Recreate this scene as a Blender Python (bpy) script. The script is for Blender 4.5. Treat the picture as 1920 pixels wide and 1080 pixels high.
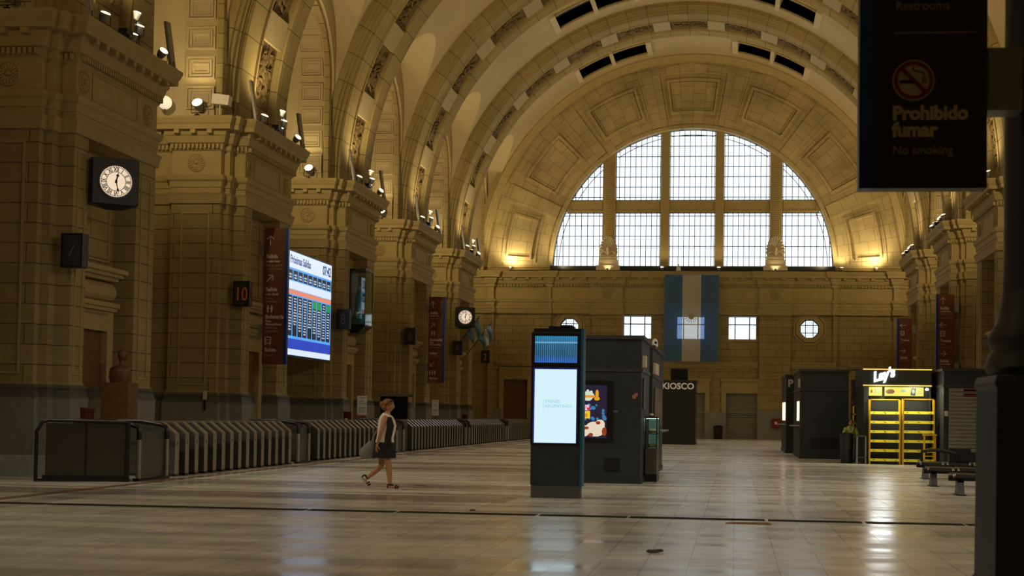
import bpy, bmesh, math, random
from mathutils import Vector, Matrix
random.seed(7)
PI = math.pi
for o in list(bpy.data.objects): bpy.data.objects.remove(o)
SC = bpy.context.scene
COL = SC.collection

# ---------------------------------------------------------------- camera, world, exposure
CZ = 1.4; F = 2667.0
def cam_rot(y, p, r):
    y, p, r = map(math.radians, (y, p, r))
    return Matrix.Rotation(y, 3, 'Z') @ Matrix.Rotation(p, 3, 'X') @ Matrix.Rotation(r, 3, 'Y')
M3 = cam_rot(math.degrees(math.atan(300/F)), 2.03, -0.85)
cam = bpy.data.cameras.new('camera'); camo = bpy.data.objects.new('camera', cam); COL.objects.link(camo)
cam.sensor_width = 36.0; cam.lens = F/1920*36.0
R3 = M3 @ Matrix.Rotation(PI/2, 3, 'X')
camo.matrix_world = Matrix.Translation((0, 0, CZ)) @ R3.to_4x4()
cam.shift_x = (960-1079.247)/1920; cam.shift_y = (684.025-540)/1920
cam.clip_end = 500; cam.clip_start = 0.1
cam.dof.use_dof = True; cam.dof.focus_distance = 36; cam.dof.aperture_fstop = 2.8
SC.camera = camo
W = bpy.data.worlds.new('world'); SC.world = W; W.use_nodes = True
WB = W.node_tree.nodes['Background']; WB.inputs[0].default_value = (.86, .93, 1, 1); WB.inputs[1].default_value = 1.7
SC.view_settings.view_transform = 'Standard'; SC.view_settings.look = 'None'
SC.view_settings.exposure = 0.0; SC.view_settings.gamma = 1.0; SC.view_settings.use_curve_mapping = False
WARM = (1.0, .75, .36)
K_VAULT = 560.0     # W of a ledge spot towards the vault
K_NICHE = 170.0      # W of a niche lamp
K_END = 90.0        # W of a lamp on the end wall ledge
K_FLOOR = 1300.0    # W of a ledge spot thrown down on the floor

# ---------------------------------------------------------------- helpers
def tag(o, label=None, cat=None, group=None, kind=None):
    if label: o['label'] = label
    if cat: o['category'] = cat
    if group: o['group'] = group
    if kind: o['kind'] = kind
    return o
def empty(name, loc=(0, 0, 0), label=None, cat=None, group=None, rz=0):
    o = bpy.data.objects.new(name, None); COL.objects.link(o); o.location = loc; o.rotation_euler = (0, 0, rz)
    o.empty_display_size = .1
    return tag(o, label, cat, group)
def link(name, me, parent=None):
    o = bpy.data.objects.new(name, me); COL.objects.link(o)
    if parent is not None: o.parent = parent
    return o
def kids(o): return [c for c in bpy.data.objects if c.parent == o]
KID = {}
def copy_tree(o, loc=None, label=None, group=None, rz=None, parent=None):
    c = o.copy(); COL.objects.link(c)
    if parent is not None: c.parent = parent
    if loc is not None: c.location = loc
    if rz is not None: c.rotation_euler = (c.rotation_euler[0], c.rotation_euler[1], rz)
    if label: c['label'] = label
    if group: c['group'] = group
    for ch in o.children: copy_tree(ch, parent=c)
    return c
class MB:
    def __init__(s): s.v = []; s.f = []
    def add(s, vs, fs):
        n = len(s.v); s.v += [tuple(p) for p in vs]; s.f += [tuple(i+n for i in f) for f in fs]; return s
    def bx(s, x0, x1, y0, y1, z0, z1, m=None):
        vs = [Vector((x, y, z)) for x in (x0, x1) for y in (y0, y1) for z in (z0, z1)]
        if m is not None: vs = [m @ p for p in vs]
        return s.add(vs, [(0, 1, 3, 2), (4, 6, 7, 5), (0, 4, 5, 1), (2, 3, 7, 6), (0, 2, 6, 4), (1, 5, 7, 3)])
    def cb(s, c, d, m=None):
        mm = Matrix.Translation(c) @ (m.to_4x4() if m is not None else Matrix.Identity(4))
        return s.bx(-d[0]/2, d[0]/2, -d[1]/2, d[1]/2, -d[2]/2, d[2]/2, mm)
    def loft(s, rings, caps=True, closed=True):
        n = len(rings[0]); b = len(s.v)
        for r in rings: s.v += [tuple(p) for p in r]
        for i in range(len(rings)-1):
            for j in range(n if closed else n-1):
                k = (j+1) % n
                s.f.append((b+i*n+j, b+i*n+k, b+(i+1)*n+k, b+(i+1)*n+j))
        if caps:
            s.f.append(tuple(b+j for j in range(n))); s.f.append(tuple(b+(len(rings)-1)*n+j for j in range(n)))
        return s
    def tube(s, pts, r, n=10, caps=True):
        pts = [Vector(p) for p in pts]; rr = r if isinstance(r, (list, tuple)) else [r]*len(pts); rings = []
        up = None
        for i, p in enumerate(pts):
            t = (pts[min(i+1, len(pts)-1)]-pts[max(i-1, 0)]).normalized()
            if up is None: up = Vector((0, 0, 1)) if abs(t.z) < .9 else Vector((1, 0, 0))
            a = t.cross(up).normalized(); b_ = a.cross(t).normalized(); up = b_
            rings.append([p+(a*math.cos(q)+b_*math.sin(q))*rr[i] for q in (2*PI*k/n for k in range(n))])
        return s.loft(rings, caps)
    def lathe(s, prof, c=(0, 0, 0), n=24, m=None, caps=True):
        rings = []
        for r, z in prof:
            rg = [Vector((r*math.cos(2*PI*k/n), r*math.sin(2*PI*k/n), z)) for k in range(n)]
            if m is not None: rg = [m @ p for p in rg]
            rings.append([p+Vector(c) for p in rg])
        return s.loft(rings, caps)
    def prism(s, pts, fn, d0, d1):   # pts 2D, fn(a,b,d)->xyz
        return s.loft([[fn(a, b, d0) for a, b in pts], [fn(a, b, d1) for a, b in pts]])
    def ell(s, c, r, m=None, nu=16, nv=10):
        rings = []
        for i in range(1, nv):
            t = PI*i/nv
            rg = [Vector((r[0]*math.sin(t)*math.cos(2*PI*k/nu), r[1]*math.sin(t)*math.sin(2*PI*k/nu), r[2]*math.cos(t))) for k in range(nu)]
            if m is not None: rg = [m @ p for p in rg]
            rings.append([p+Vector(c) for p in rg])
        return s.loft(rings)
    def build(s, name, mat, parent=None, smooth=None, recalc=True, bevel=0):
        me = bpy.data.meshes.new(name); me.from_pydata(s.v, [], s.f)
        if recalc:
            bm = bmesh.new(); bm.from_mesh(me); bmesh.ops.recalc_face_normals(bm, faces=bm.faces[:]); bm.to_mesh(me); bm.free()
        me.materials.append(mat)
        if smooth is not None:
            for p in me.polygons: p.use_smooth = True
            me.set_sharp_from_angle(angle=math.radians(smooth))
        o = link(name, me, parent)
        if bevel:
            b = o.modifiers.new('bevel', 'BEVEL'); b.width = bevel; b.segments = 2; b.limit_method = 'ANGLE'
        return o
def text(name, s, size, loc, rot, mat, parent, bold=0.0, align='LEFT', ext=.003, shear=0, sx=1.0):
    cu = bpy.data.curves.new(name, 'FONT'); cu.body = s; cu.size = size; cu.extrude = ext; cu.offset = bold
    cu.align_x = align; cu.shear = shear; cu.resolution_u = 3
    t = bpy.data.objects.new(name, cu); COL.objects.link(t)
    bpy.context.view_layer.update()
    me = bpy.data.meshes.new_from_object(t.evaluated_get(bpy.context.evaluated_depsgraph_get()))
    bpy.data.objects.remove(t)
    me.materials.clear(); me.materials.append(mat)
    o = link(name, me, parent); o.location = loc; o.rotation_euler = rot; o.scale = (sx, 1, 1)
    return o
FR = (PI/2, 0, 0)            # text facing the camera side (-Y)
def boolean(o, cutter, op='DIFFERENCE'):
    m = o.modifiers.new('b', 'BOOLEAN'); m.object = cutter; m.operation = op; m.solver = 'EXACT'
    bpy.context.view_layer.update()
    me = bpy.data.meshes.new_from_object(o.evaluated_get(bpy.context.evaluated_depsgraph_get()))
    o.modifiers.clear(); o.data = me
    bpy.data.objects.remove(cutter)

# ---------------------------------------------------------------- materials
def nmat(name):
    m = bpy.data.materials.new(name); m.use_nodes = True; nt = m.node_tree
    return m, nt, nt.nodes['Principled BSDF']
def mat(name, c, rough=.5, metal=0, noise=.12, nscale=6, emis=None, es=1.0, bump=0, spec=.5, alpha=1):
    m, nt, b = nmat(name)
    b.inputs['Roughness'].default_value = rough; b.inputs['Metallic'].default_value = metal
    b.inputs['Specular IOR Level'].default_value = spec
    tc = nt.nodes.new('ShaderNodeTexCoord'); nz = nt.nodes.new('ShaderNodeTexNoise'); nz.inputs['Scale'].default_value = nscale
    nz.inputs['Detail'].default_value = 3
    nt.links.new(tc.outputs['Object'], nz.inputs['Vector'])
    mx = nt.nodes.new('ShaderNodeMix'); mx.data_type = 'RGBA'
    mx.inputs[6].default_value = tuple(v*(1-noise) for v in c)+(1,); mx.inputs[7].default_value = tuple(min(1, v*(1+noise)) for v in c)+(1,)
    nt.links.new(nz.outputs['Fac'], mx.inputs[0]); nt.links.new(mx.outputs[2], b.inputs['Base Color'])
    if bump:
        bp = nt.nodes.new('ShaderNodeBump'); bp.inputs['Strength'].default_value = bump; bp.inputs['Distance'].default_value = .02
        nt.links.new(nz.outputs['Fac'], bp.inputs['Height']); nt.links.new(bp.outputs['Normal'], b.inputs['Normal'])
    if emis is not None:
        b.inputs['Emission Color'].default_value = tuple(emis)+(1,); b.inputs['Emission Strength'].default_value = es
    return m
def stone(name, c, mode, row=.485, width=.95, mortar=.024, off=.5, dark=.32, stain=.25, rough=.75):
    """block stone with joints. mode: wall (chooses X or Y by normal), arc (angle about the hall axis)"""
    m, nt, b = nmat(name); N = nt.nodes; L = nt.links
    b.inputs['Roughness'].default_value = rough; b.inputs['Specular IOR Level'].default_value = .25
    g = N.new('ShaderNodeNewGeometry'); sp = N.new('ShaderNodeSeparateXYZ'); L.new(g.outputs['Position'], sp.inputs[0])
    cx = N.new('ShaderNodeCombineXYZ')
    def ma(op, a, bb=None):
        n = N.new('ShaderNodeMath'); n.operation = op
        for i, q in enumerate((a, bb)):
            if q is None: continue
            if isinstance(q, (int, float)): n.inputs[i].default_value = q
            else: L.new(q, n.inputs[i])
        return n.outputs[0]
    if mode == 'wall':
        sn = N.new('ShaderNodeSeparateXYZ'); L.new(g.outputs['True Normal'], sn.inputs[0])
        gt = ma('GREATER_THAN', ma('ABSOLUTE', sn.outputs[0]), ma('ABSOLUTE', sn.outputs[1]))
        u = ma('ADD', ma('MULTIPLY', gt, sp.outputs[1]), ma('MULTIPLY', ma('SUBTRACT', 1.0, gt), sp.outputs[0]))
        L.new(u, cx.inputs[0]); L.new(sp.outputs[2], cx.inputs[1])
    else:
        dx = ma('SUBTRACT', sp.outputs[0], -2.95); dz = ma('SUBTRACT', sp.outputs[2], 11.15)
        ang = ma('ARCTAN2', dx, dz)
        L.new(ma('MULTIPLY', ang, 13.4), cx.inputs[1])
        if mode == 'arc': L.new(sp.outputs[1], cx.inputs[0])
        else:
            rr = ma('SQRT', ma('ADD', ma('MULTIPLY', dx, dx), ma('MULTIPLY', dz, dz))); L.new(rr, cx.inputs[0])
    br = N.new('ShaderNodeTexBrick'); br.inputs['Scale'].default_value = 1; br.offset = off; br.squash = 1
    br.inputs['Brick Width'].default_value = width; br.inputs['Row Height'].default_value = row
    br.inputs['Mortar Size'].default_value = mortar*.55; br.inputs['Mortar Smooth'].default_value = .3
    br.inputs['Color1'].default_value = tuple(c)+(1,); br.inputs['Color2'].default_value = tuple(v*.9 for v in c)+(1,)
    br.inputs['Mortar'].default_value = tuple(v*dark for v in c)+(1,)
    L.new(cx.outputs[0], br.inputs['Vector'])
    nz = N.new('ShaderNodeTexNoise'); nz.inputs['Scale'].default_value = .35; nz.inputs['Detail'].default_value = 8; nz.inputs['Roughness'].default_value = .65
    L.new(g.outputs['Position'], nz.inputs['Vector'])
    rp = N.new('ShaderNodeMapRange'); rp.inputs[1].default_value = .3; rp.inputs[2].default_value = .7; rp.inputs[3].default_value = 1-stain; rp.inputs[4].default_value = 1.0+stain*.35
    L.new(nz.outputs['Fac'], rp.inputs[0])
    mx = N.new('ShaderNodeMix'); mx.data_type = 'RGBA'; mx.blend_type = 'MULTIPLY'; mx.inputs[0].default_value = 1
    cc = N.new('ShaderNodeCombineXYZ')
    for i in range(3): L.new(rp.outputs[0], cc.inputs[i])
    L.new(br.outputs['Color'], mx.inputs[6]); L.new(cc.outputs[0], mx.inputs[7]); L.new(mx.outputs[2], b.inputs['Base Color'])
    bp = N.new('ShaderNodeBump'); bp.inputs['Strength'].default_value = .5; bp.inputs['Distance'].default_value = .02; bp.invert = True
    L.new(br.outputs['Fac'], bp.inputs['Height']); L.new(bp.outputs['Normal'], b.inputs['Normal'])
    return m
STC = (.44, .35, .165)
M = {}
M['wall'] = stone('block_stone', STC, 'wall')
M['pier'] = stone('pier_stone', STC, 'wall', width=2.6)
M['arc'] = stone('rib_stone', STC, 'arc', row=1.15, width=1.4, mortar=.03, off=0)
M['vault'] = stone('vault_plaster', (.58, .49, .31), 'arc', row=90, width=90, mortar=.0, stain=.15)
M['fan'] = stone('fan_stone', (.62, .51, .29), 'fan', row=.95, width=1.0, mortar=.02, off=.5, stain=.35)
M['plain'] = mat('plain_stone', STC, .75, bump=.15, nscale=2.5, noise=.15)
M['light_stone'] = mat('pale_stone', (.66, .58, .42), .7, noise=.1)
M['rib_block'] = mat('rib_block_stone', (.48, .40, .25), .75, noise=.15)
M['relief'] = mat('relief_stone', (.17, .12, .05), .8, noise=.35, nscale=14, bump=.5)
M['grey_plinth'] = mat('grey_granite', (.26, .26, .235), .45, noise=.2, nscale=9)
M['dark'] = mat('charcoal_paint', (.020, .024, .026), .5, noise=.15)
M['grey_dark'] = mat('dark_grey_iron', (.04, .044, .05), .5, noise=.2)
M['totembase'] = mat('totem_base', (.075, .078, .075), .5)
M['blackcloth'] = mat('black_cloth', (.008, .008, .010), .85)
M['black'] = mat('black_plastic', (.008, .008, .009), .35)
M['blackm'] = mat('black_metal', (.015, .016, .02), .35, .3)
M['steel'] = mat('brushed_steel', (.40, .38, .33), .32, .85, noise=.2, nscale=20)
M['steel_light'] = mat('worn_steel', (.42, .39, .33), .38, .75, noise=.15, nscale=20)
M['steel_dark'] = mat('dark_steel', (.14, .13, .115), .38, .7)
M['chrome'] = mat('chrome', (.75, .75, .75), .15, 1)
M['grey'] = mat('grey_metal', (.30, .31, .31), .45, .3)
M['white'] = mat('white_paint', (.75, .75, .72), .5)
M['brown'] = mat('sign_brown', (.17, .055, .032), .45, noise=.08)
M['brown_shaded'] = mat('shaded_sign_brown', (.032, .021, .018), .45, noise=.08)  # sign brown for the foreground panel, its shade put into the colour
M['blue'] = mat('sign_blue', (.004, .055, .36), .4)
M['teal'] = mat('teal_panel', (.008, .10, .17), .4)
M['signtext'] = mat('sign_lettering', (.66, .62, .58), .6)
M['signtext_dim'] = mat('sign_lettering_small', (.36, .30, .27), .6)
M['red'] = mat('red_paint', (.24, .014, .012), .45)
M['darkred'] = mat('dark_red', (.085, .008, .008), .45)
M['wood'] = mat('brown_wood', (.17, .09, .03), .5, noise=.3, nscale=3)
M['bronze'] = mat('bronze', (.16, .08, .03), .5, .3, noise=.3)
M['yellow'] = mat('yellow_rack', (.75, .45, .01), .4)
M['ylime'] = mat('yellow_shelf_edge', (.80, .72, .03), .4)
M['shutter'] = mat('roller_shutter', (.30, .28, .23), .45, .15)
M['number'] = mat('orange_number', (.36, .10, .015), .5, emis=(.6, .12, .01), es=.08)
M['cable'] = mat('black_cable', (.02, .02, .02), .6)
def emis(name, c, s):
    m, nt, b = nmat(name); b.inputs['Base Color'].default_value = (.02, .02, .02, 1)
    b.inputs['Emission Color'].default_value = tuple(c)+(1,); b.inputs['Emission Strength'].default_value = s
    b.inputs['Roughness'].default_value = .3
    return m
M['lamp'] = emis('lamp_lens', (1, .80, .45), 28)
M['lamp_soft'] = emis('lamp_lens_soft', (1, .85, .55), 4)
M['lamp_dim'] = emis('lamp_lens_dim', (1, .85, .6), 1.6)
def glass(name, tint=(1, 1, 1), gl=.12, rough=.05):
    m = bpy.data.materials.new(name); m.use_nodes = True; nt = m.node_tree; nt.nodes.clear()
    out = nt.nodes.new('ShaderNodeOutputMaterial'); t = nt.nodes.new('ShaderNodeBsdfTransparent'); g = nt.nodes.new('ShaderNodeBsdfGlossy')
    t.inputs[0].default_value = tuple(tint)+(1,); g.inputs['Roughness'].default_value = rough
    mx = nt.nodes.new('ShaderNodeMixShader'); mx.inputs[0].default_value = gl
    nt.links.new(t.outputs[0], mx.inputs[1]); nt.links.new(g.outputs[0], mx.inputs[2]); nt.links.new(mx.outputs[0], out.inputs[0])
    return m
M['pane'] = glass('window_pane', (.97, .99, 1), .06)
M['glass'] = glass('showcase_glass', (.8, .9, .88), .15)
M['skyglass'] = mat('dark_skylight_glass', (.13, .17, .19), .35, 0, spec=.8)
# floor
def floor_mat():
    m, nt, b = nmat('polished_floor'); N = nt.nodes; L = nt.links
    g = N.new('ShaderNodeNewGeometry'); sp = N.new('ShaderNodeSeparateXYZ'); L.new(g.outputs['Position'], sp.inputs[0])
    def ma(op, a, bb=None, cc=None):
        n = N.new('ShaderNodeMath'); n.operation = op
        for i, q in enumerate((a, bb, cc)):
            if q is None: continue
            if isinstance(q, (int, float)): n.inputs[i].default_value = q
            else: L.new(q, n.inputs[i])
        return n.outputs[0]
    def band(v, a, c): return ma('MULTIPLY', ma('GREATER_THAN', v, a), ma('LESS_THAN', v, c))
    br = N.new('ShaderNodeTexBrick'); br.offset = 0; br.inputs['Scale'].default_value = 1
    br.inputs['Brick Width'].default_value = .42; br.inputs['Row Height'].default_value = .42; br.inputs['Mortar Size'].default_value = .003
    br.inputs['Mortar Smooth'].default_value = .1
    br.inputs['Color1'].default_value = (.74, .71, .62, 1); br.inputs['Color2'].default_value = (.64, .61, .53, 1); br.inputs['Mortar'].default_value = (.07, .06, .045, 1)
    L.new(g.outputs['Position'], br.inputs['Vector'])
    ym = ma('MODULO', sp.outputs[1], 12.05)
    def mixc(col, fac, c):
        x = N.new('ShaderNodeMix'); x.data_type = 'RGBA'; L.new(fac, x.inputs[0]); L.new(col, x.inputs[6]); x.inputs[7].default_value = c; return x.outputs[2]
    xl = ma('LESS_THAN', sp.outputs[0], 20.0)
    col = br.outputs['Color']
    brown = (.20, .095, .045, 1); slate = (.12, .12, .12, 1)
    for a, c, k in ((1.9, 2.35, brown), (2.35, 3.1, slate), (3.1, 3.5, brown), (10.2, 10.6, brown), (10.6, 11.35, slate), (11.35, 11.75, brown), (.1, .3, slate)):
        col = mixc(col, ma('MULTIPLY', ma('MULTIPLY', band(ym, a, c), .6), ma('MULTIPLY', ma('LESS_THAN', sp.outputs[0], -3.6), ma('GREATER_THAN', sp.outputs[1], 19.8))), k)
    col = mixc(col, ma('MULTIPLY', band(sp.outputs[0], -11.25, -10.95), .85), brown)
    col = mixc(col, ma('MULTIPLY', band(sp.outputs[0], -10.75, -10.1), .35), slate)
    dj = ma('ADD', sp.outputs[1], ma('MULTIPLY', sp.outputs[0], .004))
    nz = N.new('ShaderNodeTexNoise'); nz.inputs['Scale'].default_value = 1.3; nz.inputs['Detail'].default_value = 6
    L.new(g.outputs['Position'], nz.inputs['Vector'])
    x = N.new('ShaderNodeMix'); x.data_type = 'RGBA'; x.blend_type = 'MULTIPLY'; x.inputs[0].default_value = .5
    L.new(col, x.inputs[6]); L.new(nz.outputs['Color'], x.inputs[7])
    hs = N.new('ShaderNodeHueSaturation'); hs.inputs['Saturation'].default_value = .0; L.new(nz.outputs['Color'], hs.inputs['Color']); hs.inputs['Value'].default_value = 1.8
    L.new(hs.outputs['Color'], x.inputs[7]); L.new(x.outputs[2], b.inputs['Base Color'])
    # each tile is a little more or less polished
    wn = N.new('ShaderNodeTexWhiteNoise'); wn.noise_dimensions = '2D'
    cx = N.new('ShaderNodeCombineXYZ'); L.new(ma('FLOOR', ma('DIVIDE', sp.outputs[0], .42)), cx.inputs[0]); L.new(ma('FLOOR', ma('DIVIDE', sp.outputs[1], .42)), cx.inputs[1])
    L.new(cx.outputs[0], wn.inputs['Vector'])
    sx = N.new('ShaderNodeCombineXYZ'); L.new(ma('MULTIPLY', sp.outputs[0], .22), sx.inputs[0]); L.new(ma('MULTIPLY', sp.outputs[1], 1.5), sx.inputs[1])
    n3 = N.new('ShaderNodeTexNoise'); n3.inputs['Scale'].default_value = 1.0; n3.inputs['Detail'].default_value = 4; L.new(sx.outputs[0], n3.inputs['Vector'])
    mr = N.new('ShaderNodeMapRange'); mr.inputs[1].default_value = .35; mr.inputs[2].default_value = .65; mr.inputs[3].default_value = .0; mr.inputs[4].default_value = .18; L.new(n3.outputs['Fac'], mr.inputs[0])
    rr = ma('ADD', .12, ma('ADD', ma('MULTIPLY', wn.outputs['Value'], .05), mr.outputs[0]))
    L.new(rr, b.inputs['Roughness']); b.inputs['Specular IOR Level'].default_value = .40
    bp = N.new('ShaderNodeBump'); bp.inputs['Strength'].default_value = .06; bp.inputs['Distance'].default_value = .02
    n2 = N.new('ShaderNodeTexNoise'); n2.inputs['Scale'].default_value = 2.2; n2.inputs['Detail'].default_value = 2; L.new(g.outputs['Position'], n2.inputs['Vector'])
    L.new(n2.outputs['Fac'], bp.inputs['Height']); L.new(bp.outputs['Normal'], b.inputs['Normal'])
    return m
M['floor'] = floor_mat()

# ---------------------------------------------------------------- the hall
XC = -2.95; ZC = 11.15; WY = 93.15; P0 = 31.75; SP = 12.05
RV = 13.95; RR = 13.4
def X(s, u): return XC+s*u
tag(MB().bx(XC-19, XC+19, -12, WY+1, -.3, 0).build('floor', M['floor']), kind='structure')

gm = MB(); gx = XC-13.6
while gx < XC+13.6:
    g_l = 1.2+random.random()*1.6; gm.bx(gx, gx+g_l-.05, 19.56, 19.86, -.05, .006); gx += g_l
tag(gm.build('trim_40', mat('expansion_joint', (.035, .03, .022), .9, spec=.1)), kind='structure')
PROF_UP = [(.06, 8.09), (.10, 8.35), (.13, 8.42), (.02, 8.45), (.02, 8.60), (.05, 8.62), (.06, 8.80), (.12, 8.86), (.15, 9.00), (0, 9.04),
           (0, 9.80), (.05, 9.84), (.06, 9.86), (.06, 10.02), (.13, 10.06), (.19, 10.26), (.22, 10.30), (.22, 10.44), (.42, 10.45), (.43, 10.60), (.46, 10.64), (.52, 10.80), (.52, 10.86)]
PROF_LO = [(.14, 0), (.14, .15), (.11, .17), (.11, 1.60), (.13, 1.64), (.09, 1.70), (.07, 1.82), (.10, 1.88), (.04, 1.95), (.0, 2.02), (0, 8.09)]
def offset(plan, d):
    out = []; n = len(plan)
    for i in range(n):
        p = Vector(plan[i]); a = Vector(plan[i-1]); b = Vector(plan[(i+1) % n])
        e1 = (p-a).normalized(); e2 = (b-p).normalized()
        n1 = Vector((e1.y, -e1.x)); n2 = Vector((e2.y, -e2.x))
        k = n1+n2; k = k/(1+n1.dot(n2)) if 1+n1.dot(n2) > .01 else n1
        out.append((p.x+k.x*d, p.y+k.y*d))
    return out
def sweep(mb, plan, prof, fn=lambda p: p):
    area = sum(plan[i-1][0]*plan[i][1]-plan[i][0]*plan[i-1][1] for i in range(len(plan)))
    if area < 0: plan = plan[::-1]
    mb.loft([[fn((x, y, z)) for x, y in offset(plan, d)] for d, z in prof])
NEAR = [(18.2, .75), (15.35, .75), (15.35, .5), (13.7, .5), (13.7, .75), (13.5, .75), (13.5, 1.1), (13.1, 1.1)]
FAR = [(13.1, 5.95), (13.5, 5.95), (13.5, 6.3), (13.7, 6.3), (13.7, 6.55), (15.35, 6.55), (15.35, 6.3), (18.2, 6.3)]
REC = [(13.1, 1.85), (13.7, 1.85), (13.7, 4.75), (13.1, 4.75)]
def frame_on(mb, c, ax, w, h, t, d, nrm, up=(0, 0, 1)):
    """rectangular frame: centre c, horizontal axis ax, size, strip t, relief d along nrm"""
    ax = Vector(ax); nrm = Vector(nrm); up = Vector(up); c = Vector(c)
    R = Matrix((ax, nrm, up)).transposed()
    for dx, dz, sx, sz in ((0, h/2-t/2, w, t), (0, -h/2+t/2, w, t), (-w/2+t/2, 0, t, h-2*t), (w/2-t/2, 0, t, h-2*t)):
        mb.cb(c+ax*dx+up*dz+nrm*(d/2), (sx, d, sz), R)
def rosette(c, nrm, ax, r, parent):
    R = Matrix((Vector(ax), Vector((0, 0, 1)), Vector(nrm))).transposed()
    mb = MB()
    mb.lathe([(r, 0), (r, .03), (r*.93, .045), (r*.9, .02)], c, 28, R)
    for k in range(16):
        a = 2*PI*k/16; q = R @ Matrix.Rotation(a, 3, 'Z')
        mb.ell(Vector(c)+q @ Vector((r*.58, 0, .03)), (r*.33, r*.115, .035), q, 8, 6)
    mb.ell(Vector(c)+R @ Vector((0, 0, .03)), (r*.2, r*.2, .06), R, 10, 6)
    return mb.build('rosette', M['plain'], parent, smooth=40)
def pier(s, k):
    y0 = P0+SP*k; side = 'left' if s < 0 else 'right'
    fn = lambda p: (X(s, p[0]), y0+p[1], p[2])
    mb = MB(); sweep(mb, NEAR+REC+FAR, PROF_LO[4:], fn)
    up = MB(); sweep(up, NEAR+FAR, PROF_UP, fn)
    for v in mb.v[:]: pass
    body = tag(mb.build('wall_%s' % side, M['pier']), kind='structure')
    pl = MB(); sweep(pl, NEAR+REC+FAR, PROF_LO[:9]+[(0, 1.96)], lambda p: (X(s, p[0]), y0+p[1], p[2]))
    pl.build('plinth', M['grey_plinth'], body)
    # modillions and dentils under the corona
    def run(u0, v0, u1, v1, nu, nv):
        L_ = math.hypot(u1-u0, v1-v0); n = max(2, int(L_/.13)); du, dv = (u1-u0)/L_, (v1-v0)/L_
        for i in range(n):
            t = (i+.5)/n*L_
            cx, cy = u0+du*t+nu*.12, v0+dv*t+nv*.12
            up.cb(fn((cx, cy, 9.94)), (.07 if abs(du) > .5 else .13, .13 if abs(du) > .5 else .07, .14))
        n = max(1, round(L_/.55))
        for i in range(n):
            t = (i+.5)/n*L_
            cx, cy = u0+du*t+nu*.31, v0+dv*t+nv*.31
            up.cb(fn((cx, cy, 10.38)), (.17 if abs(du) > .5 else .2, .2 if abs(du) > .5 else .17, .13))
    run(18.2, .75, 15.5, .75, 0, -1); run(15.35, .5, 13.7, .5, 0, -1); run(13.5, 1.1, 13.1, 1.1, 0, -1)
    run(13.1, 1.1, 13.1, 5.95, -1, 0)
    up.build('cornice', M['plain'], body)
    # pilaster panels
    pn = MB()
    A = (-s, 0, 0)
    frame_on(pn, fn((14.52, .5, 5.0)), (1, 0, 0), .95, 5.6, .05, .035, (0, -1, 0))
    frame_on(pn, fn((13.1, 1.48, 4.95)), (0, 1, 0), .42, 5.5, .04, .03, A)
    frame_on(pn, fn((13.1, 5.32, 4.95)), (0, 1, 0), .62, 5.5, .04, .03, A)
    frame_on(pn, fn((13.1, 3.3, 9.42)), (0, 1, 0), 2.7, .7, .04, .025, A)
    frame_on(pn, fn((13.7, 3.3, 6.6)), (0, 1, 0), 2.2, 2.7, .06, .04, A)
    pn.build('panel_moulding', M['plain'], body)
    # doorway inside the recess
    d = MB(); cy = 3.25
    for v0, v1, u, z0, z1 in ((cy-1.15, cy-.8, 13.50, 2.0, 3.95), (cy+.8, cy+1.15, 13.50, 2.0, 3.95)):
        d.bx(*sorted((X(s, 13.75), X(s, u))), y0+v0, y0+v1, 0.1, z1)
    d.bx(*sorted((X(s, 13.75), X(s, 13.5))), y0+cy-.8, y0+cy+.8, 3.42, 3.95)
    for (zz, u, w) in ((3.95, 13.42, 1.2), (4.05, 13.36, 1.25), (4.75, 13.4, 1.2), (4.85, 13.30, 1.3), (4.95, 13.22, 1.38)):
        d.bx(*sorted((X(s, 13.75), X(s, u))), y0+cy-w, y0+cy+w, zz, zz+.12)
    d.loft([[(X(s, 13.72-.30*math.sin(q)), y0+cy+v, 4.17+.29*(1-math.cos(q))) for q in (PI*i/8 for i in range(9))] for v in (-1.12, 1.12)])
    n = 14
    for i in range(n): d.cb((X(s, 13.47), y0+cy-.75+1.5*(i+.5)/n, 3.88), (.08, .05, .06))
    d.build('door_surround', M['plain'], body)
    MB().bx(*sorted((X(s, 13.72), X(s, 13.66))), y0+cy-.8, y0+cy+.8, .05, 3.42).build('door_leaf', M['wood'], body)
    if k > 0 or s < 0:
        rosette(fn((14.52, .5, 9.42)), (0, -1, 0), (1, 0, 0), .3, body)
        rosette(fn((13.1, 1.48, 9.42)), A, (0, 1, 0), .28, body)
        rosette(fn((13.1, 5.32, 9.42)), A, (0, 1, 0), .28, body)
    # coffers on the jamb of the niche vault above the ledge
    cf = MB()
    for i in range(4):
        z = 11.15+.98*i
        for q, (w, h) in enumerate(((.95, .74), (.74, .53), (.54, .33))):
            frame_on(cf, fn((14.42, .45, z+.37)), (1, 0, 0), w, h, .05, .09-.03*q, (0, -1, 0))
    for i in range(3):      # the coffers follow the niche vault towards the previous pier
        t = math.radians(9.5+19*i); ct, st_ = math.cos(t), math.sin(t)
        for q, (w, h) in enumerate(((.95, .74), (.74, .53), (.54, .33))):
            frame_on(cf, (X(s, 14.42), y0-2.5+2.95*ct, 14.98+2.95*st_), (1, 0, 0), w, h, .05, .10-.03*q, (0, -ct, -st_), (0, -st_, ct))
    cf.build('coffer', M['vault'], body)
    return body
for k in range(5):
    pier(-1, k); pier(1, k)
for s, side in ((-1, 'left'), (1, 'right')):
    tag(MB().bx(*sorted((X(s, 17.3), X(s, 18.4))), 24.9, WY+.2, 0, 20.5).build('wall_%s' % side, M['wall']), kind='structure')
    tag(MB().bx(*sorted((X(s, 13.1), X(s, 18.4))), -12, 25.2, 0, 10.9).build('wall_%s' % side, M['wall']), kind='structure')
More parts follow.
